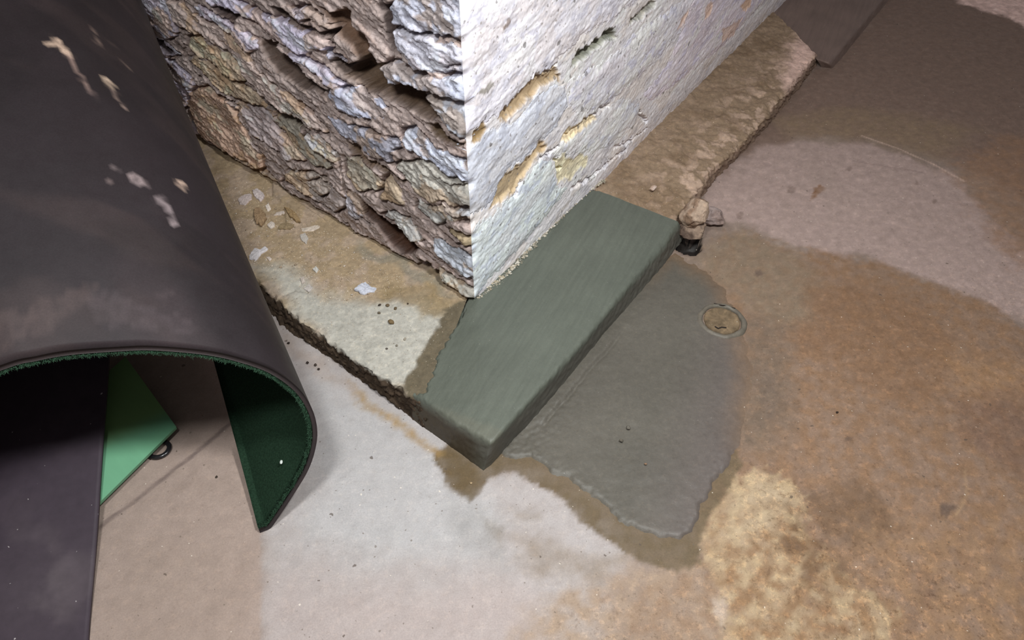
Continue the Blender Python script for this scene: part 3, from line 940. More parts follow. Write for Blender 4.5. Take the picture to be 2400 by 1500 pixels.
def foot_left_col(P, rr, nt):
    x, y = P[..., 0], P[..., 1]
    sand = albedo((162, 142, 116), (-0.5, 1.6, .05))
    pale = albedo((198, 194, 184), (-0.33, 1.25, .07))
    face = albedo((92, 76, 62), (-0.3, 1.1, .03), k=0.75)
    pink = albedo((178, 158, 142), (-0.6, 1.5, .05))
    C = np.ones(P.shape) * sand
    f = sst(fbm(x * 12, y * 12, 4, 250), -0.1, 0.35)[..., None]
    C = C * (1 - 0.6 * f) + pink * 0.6 * f
    pp = np.array([gz(*p, .06)[:2] for p in [(600, 610), (680, 690), (700, 760), (840, 880), (1000, 980), (1110, 900), (1070, 740), (960, 715), (800, 690), (700, 640)]])
    wx, wy = x + 0.03 * fbm(x * 9, y * 9, 4, 251), y + 0.03 * fbm(x * 9, y * 9, 4, 252)
    w = sst(-sdf(wx, wy, pp), -0.04, 0.04)[..., None]
    C = C * (1 - w) + pale * w
    gr = np.array([gz(*p, .06)[:2] for p in [(840, 560), (900, 590), (1000, 660), (1080, 710), (1060, 715), (960, 660), (860, 600)]])
    w = sst(-sdf(wx, wy, gr), -0.012, 0.012)[..., None] * 0.7
    C = C * (1 - w) + albedo((140, 134, 120), (-0.4, 1.5, .06)) * w
    oc = np.array([gz(*p, .08)[:2] for p in [(900, 650), (1000, 670), (1100, 715), (1060, 735), (980, 730), (900, 690)]])
    w = sst(-sdf(wx, wy, oc), -0.02, 0.02)[..., None] * 0.7
    C = C * (1 - w) + albedo((150, 130, 96), (-0.25, 1.4, .08)) * w
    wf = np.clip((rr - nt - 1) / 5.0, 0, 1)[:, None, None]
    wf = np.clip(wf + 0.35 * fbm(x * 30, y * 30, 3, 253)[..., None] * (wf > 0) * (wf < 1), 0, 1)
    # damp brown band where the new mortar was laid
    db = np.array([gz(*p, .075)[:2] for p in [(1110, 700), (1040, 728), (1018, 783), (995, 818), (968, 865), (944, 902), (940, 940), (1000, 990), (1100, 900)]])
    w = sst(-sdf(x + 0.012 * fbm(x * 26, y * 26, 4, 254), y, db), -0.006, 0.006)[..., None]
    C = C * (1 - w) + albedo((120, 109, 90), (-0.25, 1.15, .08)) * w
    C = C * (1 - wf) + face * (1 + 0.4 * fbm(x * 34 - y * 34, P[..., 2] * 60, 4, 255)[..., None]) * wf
    return C


inL = shift(px3([(1060, 690, .088), (1000, 640, .082), (800, 520, .062), (600, 400, .05), (430, 330, .05), (250, 215, .05), (60, 90, .05)]), -NORL, -0.09)
outL = px3([(1000, 945, .0735), (960, 921, .069), (905, 891, .065), (835, 847, .059), (780, 806, .053), (707, 755, .048), (655, 702, .045), (560, 625, .045), (400, 500, .045), (150, 300, .045)])
botL = px3([(1000, 1008, -.004), (964, 982, -.004), (905, 932, -.004), (826, 880, -.004), (760, 832, -.004), (692, 787, -.004), (633, 742, -.004), (545, 662, -.004), (385, 532, -.004), (135, 330, -.004)])


def lift_left(x, y):
    # broken shards bedded in the sand
    z = 0 * x
    for poly, h in [([(597, 491), (619, 499), (626, 516), (614, 531), (598, 519)], .006), ([(667, 488), (692, 501), (705, 521), (692, 530), (672, 524)], .008), ([(640, 420), (690, 470), (760, 520), (700, 500), (640, 460)], .010)]:
        P = np.array([gz(*p, .05)[:2] for p in poly])
        z = z + h * sst(-sdf(x, y, P), -0.004, 0.003)
    for ln in [[(660, 690), (690, 678), (720, 684)], [(650, 712), (664, 740)]]:
        P = np.array([gz(*p, .05)[:2] for p in ln])
        z = z - 0.004 * sst(-ldist(x, y, P), -0.005, -0.001)
    return z


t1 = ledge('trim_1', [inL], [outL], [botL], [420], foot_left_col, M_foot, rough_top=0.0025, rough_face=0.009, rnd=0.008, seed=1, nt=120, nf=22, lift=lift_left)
t1['kind'] = 'structure'


def foot_right_col(P, rr, nt):
    x, y = P[..., 0], P[..., 1]
    c1 = albedo((122, 104, 86), (0.7, 2.2, .06), k=1.0)
    c2 = albedo((158, 136, 120), (0.8, 2.1, .06), k=1.0)
    c3 = albedo((104, 86, 68), (0.7, 2.2, .06), k=1.0)
    C = np.ones(P.shape) * c1
    f = sst(fbm(x * 16, y * 16, 5, 260, 0.6), -0.02, 0.3)[..., None]
    edge = np.clip((rr / nt - 0.45) / 0.45, 0, 1)[:, None, None]
    C = C * (1 - f * (0.15 + 0.75 * edge)) + c2 * f * (0.15 + 0.75 * edge)
    g = sst(fbm(x * 6, y * 6, 4, 262), 0.1, 0.4)[..., None] * 0.6
    C = C * (1 - g) + c3 * g
    pr = np.array([gz(*p, .055)[:2] for p in [(1855, 110), (1880, 80), (1915, 110), (1905, 145), (1850, 210), (1840, 180)]])
    w = sst(-sdf(x + 0.02 * fbm(x * 20, y * 20, 3, 263), y, pr), -0.05, 0.05)[..., None] * 0.7
    C = C * (1 - w) + albedo((176, 150, 142), (1.1, 2.7, .05)) * w
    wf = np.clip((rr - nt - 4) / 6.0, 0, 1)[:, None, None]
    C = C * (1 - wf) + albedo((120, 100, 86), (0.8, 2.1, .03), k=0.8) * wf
    return C


inR = shift(px3([(1290, 560, .060), (1345, 490, .062), (1420, 410, .066), (1500, 305, .066), (1617, 215, .064), (1733, 100, .06), (1832, 14, .06)]), NORR, 0.08)
outR = px3([(1556, 560, .040), (1600, 490, .048), (1640, 440, .052), (1667, 400, .052), (1725, 350, .05), (1771, 300, .05), (1850, 206, .05), (1912, 126, .05)])
botR = px3([(1572, 580, -.004), (1616, 505, -.004), (1655, 452, -.004), (1680, 418, -.004), (1738, 362, -.004), (1786, 312, -.004), (1864, 220, -.004), (1926, 138, -.004)])


def lift_right(x, y):
    e = 0.0042 * fbm(x * 16, y * 16, 5, 265, 0.6)
    q = fbm(x * 30, y * 30, 3, 266) * 2
    return e + 0.0016 * (np.floor(q) + sst(q - np.floor(q), 0, 0.3))


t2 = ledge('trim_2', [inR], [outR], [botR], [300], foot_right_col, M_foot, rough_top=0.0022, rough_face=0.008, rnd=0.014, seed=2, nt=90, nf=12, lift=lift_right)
t2['kind'] = 'structure'


def foot_far_col(P, rr, nt):
    x, y = P[..., 0], P[..., 1]
    C = np.ones(P.shape) * albedo((86, 72, 66), (1.4, 2.9, .04), k=0.8)
    return C * (1 + 0.15 * fbm(x * 8, y * 8, 4, 270))[..., None]


inF = shift(px3([(1815, 30, .052), (1850, -2, .052), (2000, -120, .052), (2200, -280, .052)]), NORR, 0.08)
outF = px3([(1916, 140, .034), (1942, 150, .034), (2064, 2, .034), (2220, -190, .034)])
botF = px3([(1926, 160, -.004), (1952, 162, -.004), (2076, 12, -.004), (2232, -182, -.004)])
t3 = ledge('trim_3', [inF], [outF], [botF], [160], foot_far_col, M_mort, rough_top=0.001, rough_face=0.002, rnd=0.02, seed=3, nt=50, nf=8)
t3['kind'] = 'structure'


# ------------------------------------------------------------------ fresh mortar step round the corner and the cement patch
def mort_col(P, rr, nt):
    x, y = P[..., 0], P[..., 1]
    C = np.ones(P.shape) * albedo((106, 111, 101), (0.15, 1.3, .09))
    C = C * (1 + 0.10 * fbm(x * 5, y * 5, 3, 280))[..., None]
    lp = np.array([gz(*p, .095)[:2] for p in [(1010, 940), (1060, 960), (1180, 1010), (1160, 1045), (1080, 1005), (1000, 960)]])
    w = sst(-sdf(x + 0.01 * fbm(x * 20, y * 20, 3, 281), y, lp), -0.01, 0.012)[..., None] * 0.6
    C = C * (1 - w) + albedo((126, 126, 112), (-0.1, 0.95, .09)) * w
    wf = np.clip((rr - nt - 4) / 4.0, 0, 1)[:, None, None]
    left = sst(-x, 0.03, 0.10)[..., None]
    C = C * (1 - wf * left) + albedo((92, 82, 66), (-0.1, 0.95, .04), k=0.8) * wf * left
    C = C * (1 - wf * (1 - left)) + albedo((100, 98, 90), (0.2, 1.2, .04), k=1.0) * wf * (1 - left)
    return C


cornerI = gz(1112, 703, .09)
inM1 = shift(np.array([gz(1052, 712, .0865), gz(1085, 700, .088), cornerI]), -NORL, -0.015)
inM1 = np.array([gz(1050, 738, .0855), gz(1085, 712, .088), cornerI + np.array([0.0, 0.03, 0.0])])
inM2 = np.array([cornerI + np.array([0.0, 0.03, 0.0]), gz(1200, 632, .086) - NORR * 0.03, gz(1327, 500, .076) - NORR * 0.03, gz(1385, 440, .072) - NORR * 0.02])
outM1 = px3([(968, 922, .0745), (1007, 949, .080), (1060, 986, .087), (1110, 1014, .092), (1150, 1036, .0945)])
outM2 = px3([(1150, 1036, .0945), (1160, 1032, .0945), (1273, 903, .087), (1380, 786, .078), (1481, 659, .068), (1560, 570, .061), (1592, 520, .058)])
botM1 = px3([(966, 985, -.004), (1033, 1033, -.004), (1085, 1072, -.004), (1132, 1106, -.004)])
botM2 = px3([(1132, 1106, -.004), (1150, 1092, -.004), (1199, 1041, -.004), (1273, 966, -.004), (1353, 870, -.004), (1433, 769, -.004), (1545, 640, -.004), (1600, 560, -.004)])


def lift_m(x, y):
    bd = np.array([gz(*p, .08)[:2] for p in [(1082, 738), (1072, 762), (1044, 800), (1026, 830), (1014, 862), (1004, 895), (978, 926), (990, 1000), (1200, 1100), (1330, 900), (1640, 560),
                                             (1612, 500), (1583, 470), (1530, 462), (1470, 446), (1400, 436), (1360, 440), (1100, 690)]])
    w = sst(-sdf(x + 0.008 * fbm(x * 40, y * 40, 3, 285), y + 0.008 * fbm(x * 40, y * 40, 3, 286), bd), -0.004, 0.008)
    return -0.012 * (1 - w) + 0.0025 * sst(-x, -0.1, -0.3) * 0


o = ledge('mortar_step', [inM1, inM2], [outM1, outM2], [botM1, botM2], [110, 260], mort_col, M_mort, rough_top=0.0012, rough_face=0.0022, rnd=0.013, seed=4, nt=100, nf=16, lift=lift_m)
tag(o, 'smooth wet grey mortar step freshly trowelled round the foot of the wall corner', 'mortar step')


def build_patch():
    P = np.array(PATCH_W)
    xs = np.arange(P[:, 0].min() - 0.03, P[:, 0].max() + 0.03, 0.0042)
    ys = np.arange(P[:, 1].min() - 0.03, P[:, 1].max() + 0.03, 0.0042)
    X, Y = np.meshgrid(xs, ys)
    x, y = X.ravel(), Y.ravel()
    wx = x + 0.010 * fbm(x * 24, y * 24, 4, 300)
    wy = y + 0.010 * fbm(x * 24, y * 24, 4, 301)
    d = -sdf(wx, wy, P)
    wr = sst(x + 0.25 * (y - 0.9), 0.46, 0.60)
    z = floor_h(x, y) - 0.004 + 0.0085 * sst((d + 0.002) / (0.018 + 0.075 * wr), 0, 1) + 0.0010 * (1 - wr) * sst(d, 0.0, 0.02) * (1 - sst(d, 0.02, 0.05))
    # strip along the step, ending in a trowel line
    ln = np.array([gz(*p)[:2] for p in [(1490, 752), (1478, 768), (1400, 850), (1330, 935), (1262, 1012), (1246, 1040)]])
    ax = ln[0] - ln[-1]
    ax /= np.linalg.norm(ax)
    nx = np.array([ax[1], -ax[0]])
    rel = np.stack([x, y], 1) - ln[2]
    sd_ = rel @ nx + 0.004 * fbm(x * 20, y * 20, 3, 302)
    al = rel @ ax
    win = sst(al, -0.28, -0.20) * (1 - sst(al, 0.06, 0.16))
    z += 0.0055 * (1 - sst(sd_, -0.004, 0.001)) * win
    z -= 0.0035 * np.exp(-((sd_ - 0.002) / 0.0035) ** 2) * win
    rgh = sst(-al, 0.02, 0.22) * sst(-sd_, -0.10, 0.02)
    z += 0.0022 * rgh * fbm(x * 90, y * 90, 3, 303) + 0.0006 * fbm(x * 40, y * 40, 3, 304)
    # gritty rim
    z += 0.0012 * (1 - wr) * sst(d, 0.0, 0.01) * (1 - sst(d, 0.02, 0.06)) * fbm(x * 80, y * 80, 3, 305)
    # dished bed of the clean-out cap
    c = gz(1691, 754)[:2]
    r = np.hypot(x - c[0], y - c[1])
    z -= 0.010 * sst(-r, -0.058, -0.05)
    hd = sdf(x + 0.004 * fbm(x * 60, y * 60, 2, 46), y, HOLE)
    z -= 0.06 * sst(-hd, -0.002, 0.007)
    C = np.ones((x.size, 3)) * albedo((109, 104, 95), (0.25, 1.05, 0))
    vio = albedo((114, 104, 100), (0.5, 1.0, 0))
    w = sst(x - 0.4 * y, -0.12, 0.14)[:, None]
    C = C * (1 - w) + vio * w
    rb = albedo((138, 112, 88), (0.7, 1.1, 0))
    w2 = (1 - sst(d, 0.0, 0.12))[:, None] * wr[:, None]
    C = C * (1 - w2) + rb * w2
    C *= (1 + 0.10 * fbm(x * 6, y * 6, 4, 306))[:, None]
    w3 = (1 - sst(d, -0.002, 0.012))[:, None] * 0.7
    C = C * (1 - w3) + albedo((120, 104, 84), (0.3, 0.7, 0)) * w3
    F = grid_faces(*X.shape)
    keep = (d[F] > -0.010).all(1)
    F = F[keep]
    ids, inv = np.unique(F, return_inverse=True)
    F = inv.reshape(F.shape)
    V = np.stack([x, y, z], 1)[ids]
    return link('cement_patch', mesh_np('cement_patch', V, F, np.clip(C[ids], 0.01, 0.9)), M_patch)


tag(build_patch(), 'wide flat patch of fresh wet grey cement on the floor below the step', 'cement patch')

# ------------------------------------------------------------------ round clean-out cap set in the patch
cc = gz(1691, 754)
cap = empty('pipe_cap', (cc[0], cc[1], 0.0))
tag(cap, 'round clean-out cap caked in brown dirt, set in the wet cement patch', 'pipe cap')


def disc_profile(name, prof, m, seed, colf, parent, nseg=72):
    V, C = [], []
    for j, (r, z) in enumerate(prof):
        for i in range(nseg):
            a = 2 * math.pi * i / nseg
            V.append((r * math.cos(a), r * math.sin(a), z))
    V = np.array(V)
    V[:, 2] += 0.0014 * fbm(V[:, 0] * 60, V[:, 1] * 60, 3, seed)
    rr = np.hypot(V[:, 0], V[:, 1]) + 1e-9
    k = 1 + (0.0025 * fbm(V[:, 0] * 30, V[:, 1] * 30, 3, seed + 3)) / rr
    V[:, 0] *= k
    V[:, 1] *= k
    C = colf(V)
    F = []
    n = len(prof)
    for j in range(n - 1):
        for i in range(nseg):
            i2 = (i + 1) % nseg
            F.append((j * nseg + i, j * nseg + i2, (j + 1) * nseg + i2, (j + 1) * nseg + i))
    if prof[-1][0] < 0.01:
        F.append(tuple((n - 1) * nseg + i for i in range(nseg)))
    e = np.cross(V[F[0][1]] - V[F[0][0]], V[F[0][3]] - V[F[0][0]])
    return link(name, mesh_np(name, V, F, C), m, parent)


collar_c = albedo((112, 105, 94), cc)
dirt_c = albedo((124, 106, 84), cc)
disc_profile('collar', [(0.066, -0.004), (0.064, 0.003), (0.0605, 0.0075), (0.056, 0.009), (0.052, 0.008), (0.0495, 0.004), (0.049, -0.004)], M_patch, 310,
             lambda V: np.ones((len(V), 3)) * collar_c * (1 + 0.2 * fbm(V[:, 0] * 40, V[:, 1] * 40, 3, 311))[:, None], cap)
disc_profile('plug', [(0.0475, -0.004), (0.0465, 0.004), (0.044, 0.0068), (0.038, 0.0075), (0.032, 0.0068), (0.026, 0.0072), (0.019, 0.0066), (0.013, 0.007), (0.007, 0.0068), (0.002, 0.007)], M_foot, 320,
             lambda V: np.ones((len(V), 3)) * dirt_c * (1 + 0.45 * fbm(V[:, 0] * 50, V[:, 1] * 50, 4, 321))[:, None], cap)


def bar(name, pts, w, h, m, parent, z):
    pts = np.array(pts, float)
    t = np.gradient(pts, axis=0)
    t /= np.linalg.norm(t, axis=1)[:, None]
    nn = np.stack([-t[:, 1], t[:, 0]], 1)
    V, F = [], []
    n = len(pts)
    for i in range(n):
        ww = w * (0.4 + 0.6 * math.sin(math.pi * (i + 0.5) / n))
        a, b = pts[i] + nn[i] * ww, pts[i] - nn[i] * ww
        V += [(a[0], a[1], z), (b[0], b[1], z), (b[0], b[1], z + h), (a[0], a[1], z + h)]
    for i in range(n - 1):
        for k in range(4):
            F.append((i * 4 + k, i * 4 + (k + 1) % 4, i * 4 + 4 + (k + 1) % 4, i * 4 + 4 + k))
    F += [(0, 3, 2, 1), ((n - 1) * 4, (n - 1) * 4 + 1, (n - 1) * 4 + 2, (n - 1) * 4 + 3)]
    return link(name, mesh_np(name, np.array(V), F, smooth=False), m, parent)


M_darkdirt = mat_vc('dark_wet_dirt', base=tuple(lin((38, 32, 28))), rough=0.6, fine=(150, 0.3), bump=(200, 0.4, 0.001))
q = [np.array(gz(*p)[:2]) - cc[:2] for p in [(1674, 770), (1682, 775), (1690, 772), (1701, 773)]]
s_ = bar('slot', q, 0.0020, 0.0022, M_darkdirt, cap, 0.0066)
q = [np.array(gz(*p)[:2]) - cc[:2] for p in [(1672, 716), (1686, 720), (1702, 722), (1722, 728)]]
bar('seam', q, 0.0016, 0.003, M_darkdirt, cap, 0.0058)

# ------------------------------------------------------------------ broken lumps where the mortar step ends
def lump(name, dims, seed, m, cola, colb, sub=4, facet=0.35, rot=0.0):
    import bmesh
    bm = bmesh.new()
    bmesh.ops.create_icosphere(bm, subdivisions=sub, radius=1.0)
    V = np.array([v.co[:] for v in bm.verts])
    F = [[v.index for v in f.verts] for f in bm.faces]
    bm.free()
    rs = np.random.RandomState(seed)
    # chop the ball with random planes to get broken faces
    for _ in range(11):
        nrm = rs.normal(size=3)
        nrm /= np.linalg.norm(nrm)
        h = rs.uniform(0.55, 0.85)
        dd = V @ nrm - h
        V = V - np.where(dd > 0, dd, 0)[:, None] * nrm * 0.92
    V += 0.085 * np.stack([fbm(V[:, 1] * 3 + 5, V[:, 2] * 3, 4, seed), fbm(V[:, 2] * 3 + 7, V[:, 0] * 3, 4, seed + 1), fbm(V[:, 0] * 3 + 9, V[:, 1] * 3, 4, seed + 2)], 1)
    V *= np.asarray(dims)
    c, s = math.cos(rot), math.sin(rot)
    V[:, :2] = V[:, :2] @ np.array([[c, s], [-s, c]])
    V[:, 2] -= V[:, 2].min()
    w = sst(fbm(V[:, 0] * 30 + V[:, 2] * 20, V[:, 1] * 30, 4, seed + 5), -0.1, 0.3)[:, None]
    C = np.asarray(cola) * (1 - w) + np.asarray(colb) * w
    return link(name, mesh_np(name, V, F, np.clip(C, 0.01, 0.9)), m)


pl_ = (0.52, 1.78, .06)
a1, a2 = albedo((176, 154, 136), pl_), albedo((134, 110, 92), pl_)
o = lump('rubble_lump', (.050, .044, .042), 3, M_lump, a1, a2, rot=0.4)
o.location = gz(1624, 524, 0.048)
o.location.z = 0.040
tag(o, 'tan lump of broken concrete, larger and upper at the far end of the step', 'rubble')
o = lump('rubble_lump', (.047, .030, .029), 8, M_lump, albedo((150, 130, 114), pl_), albedo((96, 80, 70), pl_), rot=0.1)
o.location = gz(1622, 550, 0.014)
o.location.z = 0.006
tag(o, 'small brown rubble lump wedged under the tan one, over the dark hole', 'rubble')
o = lump('mortar_lump', (.046, .046, .030), 12, M_lump, albedo((158, 142, 138), pl_), albedo((142, 124, 118), pl_), rot=0.9)
o.location = gz(1668, 520, 0.0)
o.location.z = -0.006
tag(o, 'low greyish-pink mortar lump stuck to the floor right of the tan rubble', 'rubble')
o = lump('mortar_crumb', (.016, .009, .007), 22, M_chip, albedo((200, 180, 168), pl_), albedo((180, 156, 140), pl_), rot=0.7)
o.location = gz(1530, 446, 0.064)
o.location.z = 0.064
tag(o, 'pale pinkish mortar crumb at the far rim of the wet mortar step', 'mortar crumb')

# ------------------------------------------------------------------ rolled rubber mat with a green felt back
tip = gz(610, 1250, 0.0)
pn = np.array([-.394, .886, -.246])
pn /= np.linalg.norm(pn)
RIM = [(610, 1250), (632, 1240), (656, 1208), (696, 1148), (724, 1100), (740, 1052), (744, 1008), (732, 960), (700, 912), (640, 868), (560, 838), (480, 820), (360, 808), (280, 809), (160, 817), (80, 831), (0, 852)]
prof0 = [onplane(x, y, tip, pn) for (x, y) in RIM]
hx = np.array([1, 0, 0]) - pn * pn[0]
hx /= np.linalg.norm(hx)
for (x, z) in [(-0.93, .49), (-1.04, .43), (-1.14, .34), (-1.20, .23), (-1.22, .12), (-1.22, .02)]:
    # in the plane of the cut end: solve y
    y = tip[1] - (pn[0] * (x - tip[0]) + pn[2] * (z - tip[2])) / pn[1]
    prof0.append(np.array([x, y, z]))
NS = 200
PR = catmull(prof0, NS)
PR[:, 2] = np.maximum(PR[:, 2], 0.002)
TH_R, TH_F = 0.009, 0.008


def lam_max(PRo):
    """how far each strip of the mat runs back before it meets the wall"""
    lm = np.full(len(PRo), 2.2)
    for l in np.linspace(2.2, 0.9, 131):
        q_ = mat_pos(PRo, l)
        lm = np.where((q_ - WC) @ NORL < 0.045, l, lm)
    return np.clip(np.convolve(np.pad(lm - 0.01, 9, 'edge'), np.ones(19) / 19, 'valid') - 0.03, 0.9, 2.2)


def mat_pos(PRo, lam):
    h = np.clip(PRo[:, 2] / 0.42, 0, 1)
    h = (h ** 0.8)[:, None]
    Dt = np.array([-.533, .875, .361])
    Db = np.array([-.405, .90, .03])
    lam = np.zeros(len(PRo)) + lam
    out = PRo + (Db * (1 - h) + Dt * h) * lam[:, None]
    low = (1 - h[:, 0])
    out[:, 2] += low * 0.16 * lam ** 2.0
    # gentle sag and waviness of the sheet
    out[:, 2] += 0.010 * h[:, 0] * np.sin(lam * 4.0) + 0.004 * np.sin(np.arange(len(PRo)) * 0.05 + lam * 6) * h[:, 0]
    return out


def offset_prof(PRo, dist):
    t = np.gradient(PRo, axis=0)
    t /= np.linalg.norm(t, axis=1)[:, None]
    n = np.cross(t, pn)
    n /= np.linalg.norm(n, axis=1)[:, None]
    c = np.array([-.80, .80, .2])
    s = np.sign(np.sum((c - PRo) * n, axis=1))
    s = np.where(s == 0, 1, s)
    # keep one orientation along the whole sheet
    s = np.ones(len(PRo)) * (1 if s.sum() > 0 else -1)
    return PRo + n * s[:, None] * dist


LAMS = np.linspace(0, 1.0, 170)


def sheet(d0, d1, lam0=0.0, m_in=0, m_out=None, edge_noise=0.0):
    A, B = offset_prof(PR, d0), offset_prof(PR, d1)
    ins = np.linspace(0, 1, NS)
    LA = LAMS.copy()
    LM = lam_max(PR)
    Va = np.array([mat_pos(A, lam0 + (LM - lam0) * l) for l in LA])
    Vb = np.array([mat_pos(B, lam0 + (LM - lam0) * l) for l in LA])
    if edge_noise:
        e = edge_noise * fbm(ins * 60, ins * 0 + .5, 3, 330)
        ax = mat_pos(A, 0.01) - mat_pos(A, 0)
        ax /= np.linalg.norm(ax, axis=1)[:, None]
        Va[0] += ax * e[:, None]
        Vb[0] += ax * e[:, None]
    nl = len(LA)
    V = np.vstack([Va.reshape(-1, 3), Vb.reshape(-1, 3)])
    F1 = grid_faces(nl, NS)
    F2 = F1[:, ::-1] + nl * NS
    i = np.arange(nl * NS).reshape(nl, NS)

    def strip(a):
        return np.stack([a[:-1], a[1:], a[1:] + nl * NS, a[:-1] + nl * NS], 1)
    rimf = np.vstack([strip(i[0])[:, ::-1], strip(i[-1]), strip(i[:, 0]), strip(i[:, -1])[:, ::-1]])
    F = np.vstack([F1[:, ::-1], F2[:, ::-1], rimf])
    return V, F, nl


V, F, nl = sheet(0.0, TH_R)
# dust, wipe marks and dried mortar splashes on the rubber
ii = np.arange(NS)
outer = V[:nl * NS].reshape(nl, NS, 3)
S_, L_ = np.meshgrid(np.linspace(0, 1.7, NS), LAMS)
L_ = L_ * lam_max(PR)[None, :] * 1.09
base_r = lin((38, 32, 35))
Cm = np.ones((nl, NS, 3)) * base_r
dust = sst(fbm(S_ * 2.2, L_ * 1.4, 4, 340), -0.05, 0.5)[..., None]
Cm = Cm * (1 - 0.35 * dust) + lin((58, 48, 50)) * 0.35 * dust
st = sst(fbm(S_ * 2.0 + L_ * 1.2, L_ * 5 - S_ * 2.5, 4, 341), 0.1, 0.5)[..., None]
Cm = Cm * (1 - 0.30 * st) + lin((66, 54, 53)) * 0.30 * st
dk = sst(fbm(S_ * 3, L_ * 3, 4, 342), 0.1, 0.45)[..., None]
Cm = Cm * (1 - 0.3 * dk) + lin((27, 23, 24)) * 0.3 * dk
rel = outer - C0
dep = rel @ CF
pu = 1200 + FPX * rel[..., 0] / dep
pv = 750 - FPX * (rel @ CU) / dep


def surf_at(x, y):
    e = (pu - x) ** 2 + (pv - y) ** 2
    k = np.unravel_index(np.argmin(e), e.shape)
    return outer[k]


def splash(p1, p2, w, col, op, seed):
    """a dried splash on the rubber between two surface points"""
    a, b = surf_at(*p1), surf_at(*p2)
    e = b - a
    L2 = max(e.dot(e), 1e-9)
    wv_ = outer + 0.012 * np.stack([fbm(S_ * 40, L_ * 40, 3, seed), fbm(S_ * 40, L_ * 40, 3, seed + 1), 0 * S_], -1) * min(1.0, w / 0.006)
    t = np.clip(((wv_ - a) @ e) / L2, 0, 1)
    d = np.linalg.norm(wv_ - (a + t[..., None] * e), axis=-1)
    ww = w * (1 - 0.6 * t)
    m_ = (sst(ww - d, -0.002, 0.002) * op * (0.45 + 0.55 * sst(fbm(S_ * 60, L_ * 60, 3, seed + 2), -0.3, 0.2)))[..., None]
    return Cm * (1 - m_) + lin(col) * m_


for k_, (p1, p2, w, col, op) in enumerate([
        ((125, 98), (160, 130), .013, (192, 166, 148), .9), ((160, 130), (205, 205), .004, (150, 126, 118), .6), ((205, 205), (236, 250), .003, (132, 112, 108), .5),
        ((256, 192), (268, 200), .013, (196, 172, 152), .9), ((268, 212), (288, 250), .005, (156, 134, 124), .7),
        ((266, 396), (345, 436), .006, (150, 134, 134), .75), ((262, 428), (272, 438), .005, (140, 122, 120), .6),
        ((425, 435), (440, 455), .010, (190, 164, 148), .9), ((440, 455), (462, 488), .006, (178, 152, 140), .7),
        ((376, 470), (412, 520), .010, (142, 128, 130), .8), ((215, 70), (240, 120), .006, (116, 98, 90), .7), ((262, 100), (275, 118), .004, (140, 120, 108), .6),
        ((284, 145), (312, 172), .004, (150, 128, 116), .6), ((300, 160), (314, 172), .003, (150, 128, 116), .6),
        ((0, 770), (110, 745), .03, (84, 70, 68), .35), ((110, 745), (200, 690), .03, (84, 70, 68), .3), ((240, 720), (440, 760), .03, (76, 66, 69), .35), ((380, 700), (520, 770), .012, (88, 76, 77), .3)]):
    Cm = splash(p1, p2, w, col, op, 350 + 5 * k_)
Cfull = np.vstack([Cm.reshape(-1, 3), np.ones((nl * NS, 3)) * lin((50, 42, 42))])
rootm = empty('rubber_mat', (tip[0], tip[1], 0.0))
tag(rootm, 'huge dark rubber mat curled into an arch, green felt inside, leaning on the footing', 'mat')
off = np.array([tip[0], tip[1], 0.0])
link('rubber_skin', mesh_np('rubber_skin', V - off, F, Cfull), M_rubber, rootm)
Vf, Ff, nlf = sheet(TH_R + 0.0003, TH_R + TH_F, lam0=0.003, edge_noise=0.004)
link('felt_lining', mesh_np('felt_lining', Vf - off, Ff), M_felt, rootm)['label'] = 'dark green felt lining'
# frayed fibres along the cut edges of the felt
rs = np.random.RandomState(5)
A0 = mat_pos(offset_prof(PR, TH_R + 0.001), 0.002)
B0 = mat_pos(offset_prof(PR, TH_R + TH_F + 0.001), 0.002)
axd = mat_pos(PR, 0.01) - mat_pos(PR, 0.0)
axd /= np.linalg.norm(axd, axis=1)[:, None]
fv, ff = [], []
for _ in range(8000):
    j = rs.randint(0, NS - 45)
    t = rs.rand()
    p = A0[j] * (1 - t) + B0[j] * t + (A0[j + 1] - A0[j]) * rs.rand()
    inw = B0[j] - A0[j]
    inw /= np.linalg.norm(inw)
    d = -axd[j] * rs.uniform(-.2, 1.0) + inw * rs.uniform(-.3, 0.9) + rs.normal(size=3) * 0.9
    d /= np.linalg.norm(d)
    ln = rs.uniform(.0015, .0055) * (1 if rs.rand() < .96 else 1.9)
    sd = np.cross(d, rs.normal(size=3))
    sd = sd / np.linalg.norm(sd) * 0.00028
    mid = p + d * ln * .5 + rs.normal(size=3) * ln * .15
    k = len(fv)
    fv += [p - sd, p + sd, mid + sd * .8, mid - sd * .8, p + d * ln]
    ff += [(k, k + 1, k + 2, k + 3), (k + 3, k + 2, k + 4)]
fr = link('felt_fringe', mesh_np('felt_fringe', np.array(fv) - off, ff), M_fuzz, rootm)
fr['kind'] = 'stuff'
fr['label'] = 'frayed pale green fibres along the cut edge'
# a bit of white fluff on the felt
fl_ = lump('fluff', (.0035, .006, .002), 31, M_chip, lin((200, 205, 200)), lin((180, 190, 185)), sub=2)

